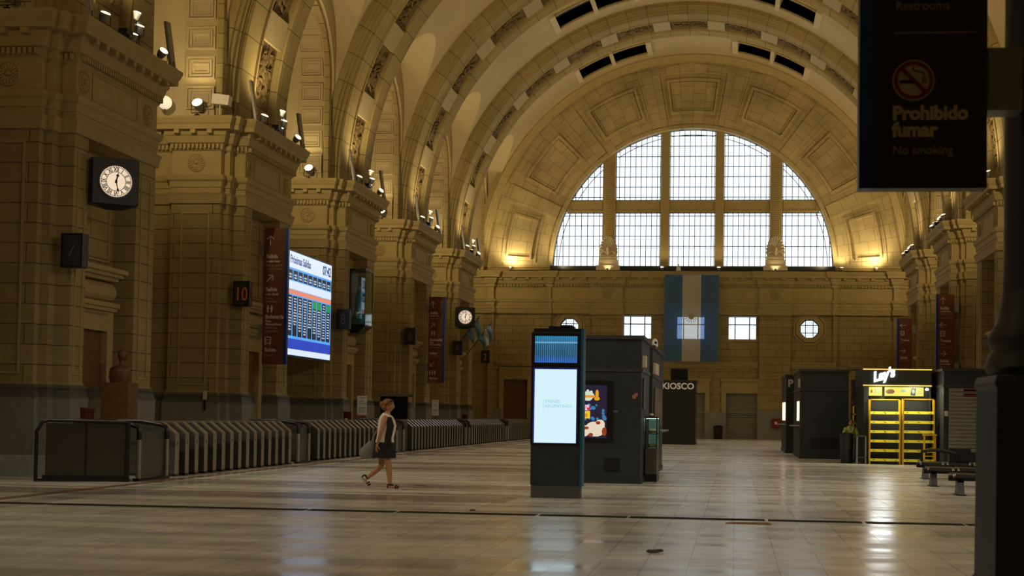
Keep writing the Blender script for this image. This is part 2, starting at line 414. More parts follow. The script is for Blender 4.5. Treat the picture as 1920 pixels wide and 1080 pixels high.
tag(MB().bx(XC-18.4, XC+18.4, -12.6, -12, 0, 26).build('wall_front', M['wall']), kind='structure')

# vault block, bored by the tunnel, the lunettes, the niche vaults and the skylights
blk = MB().bx(XC-18.3, XC+18.3, -12.2, WY+.1, 10.84, 26.5).build('ceiling', M['vault'])
c = MB(); n = 288
c.loft([[(XC+RV*math.cos(2*PI*i/n), y, ZC+RV*math.sin(2*PI*i/n)) for i in range(n)] for y in (-15, WY+3)])
boolean(blk, c.build('cut', M['vault']))
def arch_ring(hw, z0, zs, yc, x):
    pts = [(x, yc-hw, z0)]+[(x, yc-hw*math.cos(PI*i/24), zs+hw*math.sin(PI*i/24)) for i in range(25)]+[(x, yc+hw, z0)]
    return pts
c = MB(); c2 = MB(); c3 = MB()
for k in range(-1, 5):
    yc = P0+SP*k+9.55
    if k == 4: yc -= .05
    for s in (-1, 1):
        c.loft([arch_ring(3.1, 9, 16.45, yc, X(s, 9.0)), arch_ring(3.07, 9, 15.9, yc, X(s, 13.5))])
        c2.loft([arch_ring(2.95, 9.2, 14.9, yc, X(s, 13.4)), arch_ring(2.95, 9.2, 14.9, yc, X(s, 17.35))])
        for a0, a1 in ((12, 20.8), (21.8, 30.5)):
            ring = []
            m_ = 6
            for r in (13.0, 14.75):
                rng = range(m_+1) if r == 13.0 else range(m_, -1, -1)
                for i in rng:
                    a = math.radians(a0+(a1-a0)*i/m_); ring.append((XC+s*r*math.sin(a), ZC+r*math.cos(a)))
            c3.prism(ring, lambda a, b, d: (a, d, b), yc-1.15, yc+1.15)
boolean(blk, c.build('cut', M['vault'])); boolean(blk, c2.build('cut', M['vault'])); boolean(blk, c3.build('cut', M['vault']))
blk.data.materials.clear(); blk.data.materials.append(M['vault']); blk.name = 'ceiling'; tag(blk, kind='structure')
# quoined arch band at the mouth of each niche
for k in range(0, 5):
    yc = P0+SP*k+9.55-(.05 if k == 4 else 0)
    for s in (-1, 1):
        m = MB(); rings = []
        for a, u in ((3.08, 13.62), (2.74, 13.62), (2.72, 13.66), (2.72, 13.82), (2.95, 13.84)):
            rings.append(arch_ring(a, 10.84, 14.9, yc, X(s, u)))
        m.loft(rings, caps=False, closed=False)
        tag(m.build('trim_%d' % (2+k*2+(s > 0)), M['pier'], smooth=30), kind='structure')
# skylights
def arcpt(s, r, a, y): return (XC+s*r*math.sin(a), y, ZC+r*math.cos(a))
def sector(mb, s, r0, r1, a0, a1, y0, y1, m_=8):
    a0, a1 = math.radians(a0), math.radians(a1); rings = []
    for i in range(m_+1):
        a = a0+(a1-a0)*i/m_
        rings.append([arcpt(s, r0, a, y0), arcpt(s, r1, a, y0), arcpt(s, r1, a, y1), arcpt(s, r0, a, y1)])
    mb.loft(rings)
wn = 1
for k in range(1, 5):
    yc = P0+SP*k+9.55-(.05 if k == 4 else 0)
    for s in (-1, 1):
        f = MB(); g = MB(); b = MB()
        for a0, a1 in ((10.6, 12), (20.8, 21.8), (30.5, 31.9)): sector(f, s, 13.80, 14.3, a0, a1, yc-1.5, yc+1.5)
        for ya, yb in ((yc-1.35, yc-1.15), (yc+1.15, yc+1.35)): sector(b, s, 13.86, 14.5, 12, 30.5, ya, yb)
        sector(b, s, 14.3, 14.45, 12, 30.5, yc-.06, yc+.06)
        sector(g, s, 14.5, 14.53, 12, 30.5, yc-1.15, yc+1.15)
        w = tag(f.build('window_%d' % wn, M['light_stone']), kind='structure'); wn += 1
        b.build('window_frame', M['plain'], w); g.build('pane', M['skyglass'], w)

# transverse ribs
RIBP = [(14.1, .0), (13.72, .0), (13.70, .14), (13.62, .18), (13.60, .34), (13.50, .38), (13.48, .52), (13.40, .56), (13.40, 1.70), (13.44, 1.72), (13.36, 1.77),
        (13.34, 1.87), (13.40, 1.91), (13.42, 1.97), (13.62, 2.01)]
def rib(y0, label_k):
    w = 5.9; prof = RIBP+[(r, w-y) for r, y in RIBP[::-1]]
    n = 120; mb = MB(); rings = []
    rings.append([(XC+r, y0+y, 10.6) for r, y in prof])
    for i in range(n+1):
        a = PI*i/n; rings.append([(XC+r*math.cos(a), y0+y, ZC+r*math.sin(a)) for r, y in prof])
    rings.append([(XC-r, y0+y, 10.6) for r, y in prof])
    mb.loft(rings, caps=True)
    o = tag(mb.build('ceiling', M['arc'], smooth=25), kind='structure')
    pitch = 13.7
    bl = MB(); fr = MB()
    for j in range(-6, 7):
        a = j*pitch
        for s in (1,):
            if j < 6: sector(bl, 1, 13.42, 13.64, a+4.7, a+pitch-4.7, y0+2.02, y0+3.88, 4)
    bl.build('plain_block', M['rib_block'], o)
    rnd = random.Random(3)
    for j in range(-6, 7):
        rl = MB()
        sector(rl, 1, 13.56, 13.6, j*pitch-4.6, j*pitch+4.6, y0+2.05, y0+3.85, 4)
        for t in range(44):
            a = math.radians(j*pitch+rnd.uniform(-3.6, 3.6)); yy = y0+2.95+rnd.uniform(-.62, .62)
            cpt = Vector(arcpt(1, 13.54, a, yy)); q = Matrix.Rotation(a, 3, 'Y') @ Matrix.Rotation(rnd.uniform(0, PI), 3, 'Z')
            rl.ell(cpt, (.20, .07, .10), q, 6, 4)
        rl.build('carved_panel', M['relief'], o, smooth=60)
for k in range(-1, 5): rib(P0+SP*k+.62, k)
# ring at the end wall
mb = MB(); pr = [(14.2, WY-.95), (13.85, WY-.95), (13.8, WY-.8), (13.72, WY-.75), (13.68, WY-.45), (13.6, WY-.4), (13.55, WY+.05), (14.2, WY+.05)]
mb.loft([[(XC+r*math.cos(PI*i/120), y, ZC+r*math.sin(PI*i/120)) for r, y in pr] for i in range(121)])
tag(mb.build('trim_1', M['plain'], smooth=25), kind='structure')

# ---------------------------------------------------------------- end wall
ew = MB().bx(XC-18, XC+18, WY, WY+.9, -.1, 25.6).build('wall_back', M['wall'])
c = MB()
RW = 9.2
c.prism([(XC+RW*math.cos(PI*i/96), 11.2+RW*math.sin(PI*i/96)) for i in range(97)], lambda a, b, d: (a, d, b), WY-1, WY+2)
for xc in (-6.45, -2.95, .42): c.bx(xc-.92, xc+.92, WY-1, WY+2, 6.5, 8.0)
octs = (-10.95, 4.75)
for xc in octs:
    c.prism([(xc+.66*math.cos(PI/8+PI/4*i), 7.22+.66*math.sin(PI/8+PI/4*i)) for i in range(8)], lambda a, b, d: (a, d, b), WY-1, WY+2)
for xc in (-6.45, -2.95, .42): c.bx(xc-.99, xc+.99, WY-1, WY+.35, -1, 2.97)
for xc in (-14.45, 8.55): c.bx(xc-.8, xc+.8, WY-1, WY+.3, -1, 3.68)
boolean(ew, c.build('cut', M['wall']))
ew.data.materials.clear(); ew.data.materials.append(M['wall'])
tag(ew, kind='structure')
# fan-shaped upper field above the ledge
fm = MB()
n = 96
for r0, r1, y0_, y1_ in ((9.22, 13.75, WY-.02, WY+.02), (9.2, 9.42, WY-.10, WY+.25)):
    rings = []
    for i in range(n+1):
        a = PI*i/n; rings.append([(XC+r*math.cos(a), y, 11.18+r*math.sin(a)) for r, y in ((r0, y1_), (r0, y0_), (r1, y0_), (r1, y1_))])
    fm.loft(rings)
fan = tag(fm.build('wall_back', M['fan'], smooth=20), kind='structure')
def fsec(mb, r0, r1, a0, a1, d):
    sector(mb, 1, r0, r1, a0, a1, WY-d, WY, 8)
st = MB()
for a in (-67.5, -39.3, -12.6, 12.6, 39.3, 67.5): fsec(st, 9.5, 13.2, a-2.6, a+2.6, .10)
fsec(st, 13.2, 13.6, -90, 90, .07)
st.build('radial_strip', M['fan'], fan)
def sframe(mb, r0, r1, a0, a1, t, d):
    ta = math.degrees(t/((r0+r1)/2))
    fsec(mb, r0, r0+t, a0, a1, d); fsec(mb, r1-t, r1, a0, a1, d)
    fsec(mb, r0+t, r1-t, a0, a0+ta, d); fsec(mb, r0+t, r1-t, a1-ta, a1, d)
for ac, hw in ((0, 8.6), (-26, 8.6), (26, 8.6), (-53.4, 8.8), (53.4, 8.8)):
    pm = MB(); sframe(pm, 9.95, 12.75, ac-hw-1, ac+hw+1, .10, .07); sframe(pm, 10.2, 12.5, ac-hw+.4, ac+hw-.4, .16, .17); sframe(pm, 10.42, 12.28, ac-hw+1.6, ac+hw-1.6, .08, .10)
    pm.build('fan_panel', M['fan'], fan)
for sgn in (-1, 1):
    pm = MB()
    a0, a1 = sorted((sgn*71.5, sgn*88.3)); sframe(pm, 10.3, 12.6, a0, a1, .10, .07); sframe(pm, 10.6, 12.3, a0+1.2, a1-1.2, .14, .15)
    pm.build('fan_panel', M['fan'], fan)
# lower wall order: plan with pilasters; drawn as a sweep of the same cornice
def ewy(d): return WY-d
plan = [(-14.3, 0.06), (-13.4, 0.06), (-13.4, .45), (-13.0, .45), (-13.0, .12), (-9.45, .12), (-9.45, .35), (-9.2, .35), (-9.2, .25), (-6.5, .25), (-6.5, .40), (-4.45, .40), (-4.45, .25)]
full = plan+[(-x, y) for x, y in plan[::-1]]
poly = [(XC+x, WY-y) for x, y in full]+[(XC+14.3, WY+.3), (XC-14.3, WY+.3)]
mb = MB(); sweep(mb, poly, PROF_UP)
def wrun(x0, x1, d):
    n = int((x1-x0)/.2)
    for i in range(n): mb.cb((XC+x0+(x1-x0)*(i+.5)/n, WY-d-.12, 9.94), (.10, .13, .14))
    n = max(1, int((x1-x0)/.72))
    for i in range(n): mb.cb((XC+x0+(x1-x0)*(i+.5)/n, WY-d-.31, 10.38), (.22, .2, .13))
for sg in (-1, 1):
    for x0, x1, d in ((9.45, 13.0, .12), (6.5, 9.2, .25), (4.45, 6.5, .40)):
        a, b_ = sorted((sg*x0, sg*x1)); wrun(a, b_, d)
wrun(-4.45, 4.45, .25)
mb.build('cornice', M['plain'], ew)
mb = MB()
for sg in (-1, 1):
    mb.bx(XC+sg*5.47-1.0, XC+sg*5.47+1.0, WY-.30, WY+.1, 1.9, 8.1)
    frame_on(mb, (XC+sg*5.47, WY-.30, 5.2), (1, 0, 0), 1.0, 5.2, .06, .04, (0, -1, 0))
    mb.bx(XC+sg*5.47-1.12, XC+sg*5.47+1.12, WY-.44, WY+.1, 8.0, 8.45)
    mb.bx(*sorted((XC+sg*9.2, XC+sg*9.45)), WY-.22, WY+.1, 4.9, 8.1)
    mb.bx(*sorted((XC+sg*13.0, XC+sg*13.35)), WY-.3, WY+.1, 0, 8.1)
mb.build('pilaster', M['pier'], ew)
pl = MB()
for x0, x1 in ((-13.1, -12.4), (-10.6, -4.55), (-2.45, -1.05), (1.05, 2.35), (4.45, 10.6), (12.4, 13.1)):
    d = .18
    if x0 == -10.6: 
        pl.bx(XC-10.6, XC-4.5, WY-.2, WY+.1, 0, 1.7) if False else pl.bx(XC-6.6, XC-4.4, WY-.45, WY+.1, 0, 1.9); pl.bx(XC-10.6, XC-6.6, WY-.2, WY+.1, 0, 1.75)
    elif x0 == 4.45: pl.bx(XC+4.4, XC+6.6, WY-.45, WY+.1, 0, 1.9); pl.bx(XC+6.6, XC+10.6, WY-.2, WY+.1, 0, 1.75)
    else: pl.bx(XC+x0, XC+x1, WY-.2, WY+.1, 0, 1.75)
pl.build('plinth', M['grey_plinth'], ew)
mb = MB()
for x0, x1 in ((-9.4, -6.5), (-4.4, 4.4), (6.5, 9.4)):
    for z0, z1, d in ((4.62, 4.74, .10), (4.74, 4.92, .18), (4.92, 5.02, .24)): mb.bx(XC+x0, XC+x1, WY-d, WY+.1, z0, z1)
for xc in (-14.45, 8.55):
    for z0, z1, d, w in ((3.75, 4.0, .15, 1.1), (4.0, 4.1, .2, 1.15), (4.1, 4.55, .12, 1.1), (4.62, 4.76, .25, 1.25), (4.76, 4.92, .35, 1.32)): mb.bx(xc-w, xc+w, WY-d, WY+.1, z0, z1)
    for sg in (-1, 1): mb.bx(xc+sg*.95-.15, xc+sg*.95+.15, WY-.15, WY+.1, 0, 3.75)
for xc in (-6.45, -2.95, .42):
    mb.bx(xc-1.3, xc+1.3, WY-.16, WY+.1, 2.97, 3.75); mb.bx(xc-1.35, xc+1.35, WY-.24, WY+.1, 3.75, 3.9)
    for sg in (-1, 1): mb.bx(xc+sg*1.15-.15, xc+sg*1.15+.15, WY-.16, WY+.1, 0, 2.97)
for xc in octs:
    for r0, r1, d in ((.66, .95, .14), (1.0, 1.12, .08)):
        rings = [[(xc+r*math.cos(PI/8+PI/4*i), y, 7.22+r*math.sin(PI/8+PI/4*i)) for r, y in ((r0, WY+.1), (r0, WY-d), (r1, WY-d), (r1, WY+.1))] for i in range(9)]
        mb.loft(rings)
mb.build('moulding', M['plain'], ew)
for sg in (-1, 1): rosette((XC+sg*5.47, WY-.42, 9.42), (0, -1, 0), (1, 0, 0), .33, ew)
# big lunette window: stone mullions + iron glazing bars
cw = MB()
hz = lambda x: 11.2+math.sqrt(max(0, RW*RW-x*x))
YM = WY+.62
for x0, x1 in ((-2.08, -1.5), (1.5, 2.08)): cw.bx(XC+x0, XC+x1, YM-.2, YM+.15, 10.9, hz(1.4))
for x0, x1 in ((-5.88, -5.08), (5.08, 5.88)):
    cw.bx(XC+x0, XC+x1, YM-.25, YM+.15, 10.9, hz(4.9))
    m0 = (x0+x1)/2
    for i in range(48):
        z = 11.4+i*.14
        if z < hz(5.5)-.3: cw.bx(XC+m0-.2, XC+m0+.2, YM-.30, YM-.2, z, z+.07)
cw.bx(XC-8.3, XC+8.3, YM-.15, YM+.12, 14.88, 15.68)
for a, b_ in ((-8.1, -5.95), (-5.0, -2.15), (-1.42, 1.42), (2.15, 5.0), (5.95, 8.1)):
    frame_on(cw, (XC+(a+b_)/2, YM-.15, 15.28), (1, 0, 0), b_-a, .66, .05, .04, (0, -1, 0))
win = tag(cw.build('window_9', M['plain']), kind='structure')
ROW = .68
cells = [(-9.2, -5.88), (-5.08, -2.08), (-1.5, 1.5), (2.08, 5.08), (5.88, 9.2)]
def zlim(x, z1): return min(z1, hz(x)-.02)
for x0, x1 in cells:
    for z0, z1 in ((11.28, 14.88), (15.68, 30)):
        mid = (x0+x1)/2
        if z1 == 30: z1 = min(30, max(hz(x0), hz(x1), hz(0) if x0 < 0 < x1 else 0))
        ib = MB(); t = .021
        out = abs(x0) > 5.5 and abs(x1) > 5.5 and (abs(x0) > 9 or abs(x1) > 9)
        xs = [x0+.04, x0+.24]+[x0+.24+(x1-x0-.48)*i/7 for i in range(1, 7)]+[x1-.24, x1-.04]
        for x in xs:
            zz = zlim(x, z1)
            if zz > z0+.15: ib.bx(XC+x-t, XC+x+t, YM-.04, YM+.04, z0, zz)
        zr = [z0+.03, z0+.22] if z1 > 16 else []
        if z1 > 16: zr += [z0+.22+ROW*i for i in range(1, 8)]
        else: zr = [z0+.03]+[z0+ROW*i for i in range(1, 5)]+[z1-.22, z1-.03]
        for z in zr:
            if z > hz(0): continue
            xm = math.sqrt(max(0, RW*RW-(z-11.2)**2))-.02 if z > 11.2 else RW
            a = max(x0, -xm); b_ = min(x1, xm)
            if b_ > a: ib.bx(XC+a, XC+b_, YM-.04, YM+.04, z-t, z+t)
        # curved border bars
        for r in (RW-.04, RW-.36):
            pts = []
            for i in range(181):
                a = PI*i/180; x = r*math.cos(a); z = 11.2+r*math.sin(a)
                if x0+.02 < x < x1-.02 and z0 < z < z1+.2: pts.append((XC+x, YM, z))
            if len(pts) > 2: ib.tube(pts, .024, 6)
        ib.build('glazing_bars', M['blackm'], win)
mb = MB(); mb.prism([(XC+RW*math.cos(PI*i/64), 11.2+RW*math.sin(PI*i/64)) for i in range(65)], lambda a, b, d: (a, d, b), YM+.06, YM+.075)
mb.build('pane', M['pane'], win)
MB().bx(XC-9.3, XC+9.3, WY-.2, YM+.1, 11.0, 11.26).build('window_sill', M['dark'], win)
wn = 10
for xc in (-6.45, -2.95, .42):
    f = MB(); 
    for x in (-.92, -.47, .47, .92): f.bx(xc+x-.035, xc+x+.035, WY+.5, WY+.58, 6.5, 8.0)
    for z in (6.5, 7.48, 8.0): f.bx(xc-.92, xc+.92, WY+.5, WY+.58, z-.035, z+.035)
    w = tag(f.build('window_%d' % wn, M['blackm']), kind='structure'); wn += 1
    MB().bx(xc-.92, xc+.92, WY+.56, WY+.575, 6.5, 8.0).build('pane', M['pane'], w)
for xc in octs:
    f = MB()
    rings = [[(xc+r*math.cos(PI/8+PI/4*i), y, 7.22+r*math.sin(PI/8+PI/4*i)) for r, y in ((.60, WY+.4), (.60, WY+.46), (.67, WY+.46), (.67, WY+.4))] for i in range(9)]
    f.loft(rings)
    for q in (-.24, .24):
        f.bx(xc+q-.02, xc+q+.02, WY+.41, WY+.45, 6.62, 7.82); f.bx(xc-.6, xc+.6, WY+.41, WY+.45, 7.22+q-.02, 7.22+q+.02)
    for i in range(9):
        q = -.55+i*.1375; f.bx(xc+q-.006, xc+q+.006, WY+.42, WY+.44, 6.72, 7.72); f.bx(xc-.5, xc+.5, WY+.42, WY+.44, 7.22+q-.006, 7.22+q+.006)
    w = tag(f.build('window_%d' % wn, M['blackm']), kind='structure'); wn += 1
    MB().prism([(xc+.62*math.cos(PI/8+PI/4*i), 7.22+.62*math.sin(PI/8+PI/4*i)) for i in range(8)], lambda a, b, d: (a, d, b), WY+.44, WY+.45).build('pane', M['pane'], w)
dn = 1
for xc in (-14.45, 8.55):
    f = MB().bx(xc-.8, xc+.8, WY+.18, WY+.28, 0, 3.68)
    d = tag(f.build('door_%d' % dn, M['wood']), kind='structure'); dn += 1
def shutter(mb, x0, x1, y, z0, z1, pitch=.1):
    n = int((z1-z0)/pitch); pts = []
    for i in range(n):
        z = z0+(z1-z0)*i/n; p = (z1-z0)/n
        pts += [(y, z), (y-.045, z+p*.25), (y-.045, z+p*.62), (y, z+p*.85)]
    pts.append((y, z1))
    mb.loft([[(x0, a, b) for a, b in pts], [(x1, a, b) for a, b in pts]], caps=False, closed=False)
    mb.bx(x0, x1, y+.01, y+.03, z0, z1); mb.bx(x0, x1, y-.05, y+.02, z0, z0+.1)
for xc in (-6.45, -2.95, .42):
    f = MB(); shutter(f, xc-.99, xc+.99, WY+.2, 0.01, 2.97, .11)
    d = tag(f.build('door_%d' % dn, M['shutter']), kind='structure'); dn += 1
    MB().bx(xc-.98, xc+.98, WY+.155, WY+.165, 1.42, 1.75).build('shutter_band', M['grey'], d)

# ---------------------------------------------------------------- lamps on the ledges
ORD = ['nearest', 'second', 'third', 'fourth', 'farthest']
def light(kind, power, loc, parent, color=WARM, aim=None, angle=120, size=.12, blend=.8):
    L = bpy.data.lights.new('lamp_light', kind); L.energy = power; L.color = color
    if kind == 'SPOT': L.spot_size = math.radians(angle); L.spot_blend = blend; L.shadow_soft_size = size
    elif kind == 'POINT': L.shadow_soft_size = size
    elif kind == 'AREA': L.size = size
    o = bpy.data.objects.new('lamp_light', L); COL.objects.link(o); o.location = loc
    if aim is not None: o.rotation_euler = Vector(aim).to_track_quat('-Z', 'Y').to_euler()
    if parent is not None: o.parent = parent
    return o
def par_proto(lensmat, name='spotlight'):
    r = empty(name)
    MB().lathe([(.05, -.22), (.10, -.18), (.13, -.02), (.15, .02), (.14, .03)], (0, 0, .32), 14).build('housing', M['grey'], r, smooth=40)
    MB().lathe([(.135, .02), (.11, .05), (.04, .065)], (0, 0, .32), 14).build('lens', M[lensmat], r, smooth=60)
    b = MB(); b.tube([(.16, 0, .30), (.16, 0, .06), (-.16, 0, .06), (-.16, 0, .30)], .012, 6); b.tube([(0, 0, .06), (0, 0, 0)], .02, 6); b.lathe([(.07, 0), (.07, .015)], (0, 0, 0), 10)
    b.build('bracket', M['blackm'], r)
    return r
protos = {k: par_proto(k) for k in ('lamp', 'lamp_soft', 'lamp_dim')}
used = set()
def spot_thing(kind, loc, rx, rz, label, group, sc=1.0):
    p = protos[kind]
    if kind not in used: o = p; used.add(kind); o.location = loc
    else: o = copy_tree(p, loc)
    tag(o, label, 'spotlight', group); o.rotation_euler = (0, 0, rz)
    for c_ in o.children:
        if not c_.name.startswith('bracket'):
            q = Matrix.Translation((0, 0, .3)) @ Matrix.Rotation(rx, 4, 'X') @ Matrix.Translation((0, 0, -.3))
            c_.matrix_local = q
    o.scale = (sc, sc, sc)
    return o
def bar_light(loc, rz, tilt, label, group):
    o = empty('strip_floodlight', loc, label, 'floodlight', group, rz)
    R = Matrix.Rotation(tilt, 4, 'X')
    m = MB(); m.bx(-.12, .12, -.035, .035, .05, 1.35, R); m.build('housing', M['grey'], o)
    m = MB(); m.bx(-.09, .09, -.045, -.034, .1, 1.3, R); m.build('diffuser', M['steel_light'], o)
    m = MB(); m.bx(-.09, .09, -.09, .09, 0, .03); m.bx(-.02, .02, -.03, .03, 0, .2); m.build('bracket', M['blackm'], o)
    return o
for s, side in ((-1, 'left'), (1, 'right')):
    for k in range(5):
        y0 = P0+SP*k; un = X(s, 12.72); nm = '%s %s pier' % (ORD[k], side); zt = 10.87
        rz = PI/2-.5 if s < 0 else -PI/2+.5
        G = 'lamps on the pier ledges'
        if s < 0:
            bar_light((un, y0+1.0, zt), rz+.5, -.16, 'tilted grey strip floodlight on the near end of the %s ledge' % nm, G)
            bar_light((un, y0+6.05, zt), rz+.3, -.16, 'tilted grey strip floodlight on the far end of the %s ledge' % nm, G)
            spot_thing('lamp_dim', (un, y0+1.75, zt), .5, rz, 'small clear spotlight beside the near strip floodlight on the %s' % nm, G)
            for j, (dy, dz, sc) in enumerate(((3.45, 0, .8), (3.8, .28, .9), (3.62, .62, .8))):
                o = spot_thing('lamp_soft', (un-s*.0, y0+dy, zt+dz), .4, rz, ['bottom', 'middle', 'top'][j]+' bright lamp of the cluster on the %s ledge' % nm, G, sc)
                if j:
                    MB().tube([(0, 0, 0), (0, 0, -dz/sc)], .015, 6).build('pole', M['blackm'], o)
            spot_thing('lamp_dim', (un, y0+5.35, zt), .9, rz, 'dark spotlight turned sideways near the far end of the %s ledge' % nm, G)
        else:
            for j, (dy, kd) in enumerate(((1.2, 'lamp_dim'), (1.75, 'lamp_soft'), (2.25, 'lamp_soft'), (3.9, 'lamp_dim'), (5.0, 'lamp_dim'))):
                if k >= 1:
                    spot_thing(kd, (un, y0+dy, zt), .4+.2*(j % 3), rz, '%s spotlight from the near end of the %s ledge' % (ORD[j], nm), G)
        # the light of the ledge lamps, thrown at the vault opposite and above
        lt = empty('light_fitting', (un-s*.1, y0+2.75, zt), 'black boxed floodlight amid the lamp cluster on the %s ledge' % nm, 'floodlight', G)
        m = MB(); m.bx(-.12, .12, -.18, .18, .05, .2); m.bx(-.03, .03, -.2, .2, 0, .06); m.build('housing', M['black'], lt)
        light('SPOT', K_VAULT, (0, 0, .35), lt, aim=(-s*.55, 0, 1), angle=165, size=.25)
        # niche lamp on the camera-facing ledge
        o = spot_thing('lamp' if (s < 0 or k in (2, 3)) else 'lamp_soft', (X(s, 14.35), y0+.02, zt), .95, 0, 'glaring lamp shining up the niche from the %s' % nm, 'niche lamps', 1.25)
        light('SPOT', K_NICHE*.4, (X(s, 14.4), y0-.1, zt+.6), None, aim=(0, -.35, 1), angle=150, size=.15).name = 'niche_light'
        o = spot_thing('lamp_soft', (X(s, 14.4), y0+6.75, zt), -.4, PI, 'spotlight on the far side of the %s, aimed at the next niche' % nm, 'niche lamps', .9)
        light('SPOT', K_NICHE*2.5, (X(s, 14.2), y0+6.95, zt+.5), None, aim=(-s*.15, 1, .8), angle=172, size=.12, blend=.5).name = 'niche_light'
        light('SPOT', K_FLOOR, (X(s, 12.5), y0+2.75, zt+.45), None, (1, .88, .68), aim=(-s*.85, 0, -1), angle=86, size=.3, blend=1).name = 'floor_light'
        m = MB(); m.tube([(X(s, 15.3), y0+.38, zt+.03), (X(s, 14.2), y0+.38, zt+.03), (X(s, 13.5), y0+.6, zt+.03), (X(s, 13.2), y0+1.0, zt+.03), (X(s, 13.02), y0+1.6, zt+.03), (X(s, 13.02), y0+5.6, zt+.03)], .03, 6)
        tag(m.build('cable', M['cable']), 'black cable lying along the ledge of the %s' % nm, 'cable', 'ledge cables')
for s in (-1, 1):      # unseen repeats of the ledge lamps beside and behind the camera, added for light
    for yy in (10.95, 23.0):
        light('SPOT', K_VAULT*(.5 if yy < 20 else 1), (X(s, 12.7), yy, 11.3), None, aim=(-s*.55, 0, 1), angle=165, size=.25).name = 'vault_fill_light'
        light('SPOT', K_FLOOR*(1.5 if yy < 20 else 1.15), (X(s, 12.5), yy, 11.2), None, (1, .88, .68), aim=(-s*.8, .75, -.85), angle=92, size=.3, blend=1).name = 'floor_light'
    light('SPOT', K_VAULT*.4, (X(s, 12.7), -1.1, 11.3), None, aim=(-s*.55, 0, 1), angle=165, size=.25).name = 'vault_fill_light'
    light('SPOT', K_NICHE*.3, (X(s, 14.2), 26.6, 11.4), None, aim=(-s*.15, 1, .8), angle=172, size=.12, blend=.5).name = 'niche_light'
o = empty('box_floodlight', (-16.5, 43.68, 10.86), 'white box floodlight on a post on the second left pier ledge', 'floodlight')
m = MB(); m.bx(-.28, .28, -.15, .15, .3, .62, Matrix.Rotation(.12, 4, 'Y')); m.build('housing', M['white'], o)
MB().tube([(0, 0, 0), (0, 0, .35)], .02, 8).build('pole', M['white'], o)
o = empty('globe_lamp', (-18.3, 43.6, 10.86), 'round white globe lamp at the left end of the second left pier ledge', 'lamp')
MB().ell((0, 0, .38), (.22, .22, .22)).build('globe', mat('lit_globe', (.7, .65, .55), .4, emis=(1, .85, .6), es=.7), o, smooth=60)
MB().tube([(0, 0, 0), (0, 0, .2)], .03, 8).build('stem', M['blackm'], o)
# end wall ledge
for i, (x, kd, lb) in enumerate(((-14.9, 'lamp_soft', 'lamp at the far left of the end wall ledge'), (-4.85, 'lamp', 'small lamp shining up the mullion left of the flag'), (-1.15, 'lamp', 'small lamp shining up the mullion right of the flag'),
                      (6.75, 'lamp_soft', 'lamp just right of the great window'), (8.95, 'lamp_soft', 'right lamp of the two beside the great window'))):
    spot_thing(kd, (x, WY-.3, 10.88), 0, 0, lb, 'lamps on the end wall ledge', .8)
    light('SPOT', K_END*(1 if abs(x+3) > 3 else .5), (x, WY-.55, 11.15), None, aim=(0, .12, 1), angle=120, size=.1).name = 'end_light'
for x in (-14.9, -11.5, 5.6, 8.95):
    light('SPOT', K_END*3, (x, WY-.7, 11.2), None, aim=(-.3*(1 if x > XC else -1), .2, 1), angle=165, size=.3).name = 'end_light'
for sg, nm in ((-1, 'left'), (1, 'right')):
    xc = XC+sg*5.45
    r = empty('antefix', (xc, WY-.1, 10.86), 'pale carved %s shell ornament on the window ledge lit from below' % nm, 'ornament', 'carved shells')
    m = MB(); m.bx(-.78, .78, -.32, .3, 0, .42); m.build('pedestal', M['light_stone'], r)
    m = MB(); m.loft([[(-a, -b, z), (a, -b, z), (a, b, z), (-a, b, z)] for a, b, z in ((.62, .25, .42), (.62, .25, .8), (.56, .2, .84), (.56, .2, .9), (.6, .25, .94), (.58, .22, 1.0))]); m.build('base_block', M['light_stone'], r)
    m = MB()
    prof = []
    for i in range(41):
        a = -.35+(PI+.7)*i/40; w = .56+.02*abs(math.sin(a*9)); h = 1.15
        prof.append((w*math.cos(a)*(1.0), 1.28+(h if math.sin(a) > 0 else .6)*math.sin(a)*.92))
    m.prism(prof, lambda a, b, d: (a, d, b), -.08, .12)
    for i in range(15):
        a = PI*(i)/14; ex, ez = .55*math.cos(a), 1.30+1.02*math.sin(a); q = math.atan2(ez-1.2, ex)
        m.tube([(ex*.45, -.1, 1.3+(ez-1.3)*.45), (ex*.97, -.12, ez)], [.03, .062], 6); m.ell((ex, -.1, ez), (.075, .05, .075), None, 8, 6)
    m.build('shell', M['light_stone'], r, smooth=40)
    m = MB(); m.ell((0, -.14, 1.38), (.13, .1, .3)); 
    for t in (-1, 1): m.tube([(t*.5, -.14, 1.08), (t*.42, -.16, 1.3), (t*.2, -.18, 1.36), (t*.1, -.16, 1.2)], .045, 8)
    m.bx(-.55, .55, -.2, .1, .98, 1.1); m.build('leaf', M['light_stone'], r, smooth=50)
    sl = light('SPOT', 26, (xc, WY-.62, 10.95), None, aim=(0, .35, 1), angle=110, size=.08); sl.name = 'end_light'
    spot_thing('lamp_soft', (xc, WY-.66, 10.88), -.2, 0, 'small lamp at the foot of the %s shell ornament' % nm, 'lamps on the end wall ledge', .5)
m = MB(); m.tube([(XC-12, WY-.45, 10.9), (XC-8, WY-.42, 10.93), (XC, WY-.5, 10.9), (XC+8, WY-.42, 10.94), (XC+12.5, WY-.45, 10.9)], .035, 6)
tag(m.build('cable', M['cable']), 'long black cable lying along the end wall ledge', 'cable')
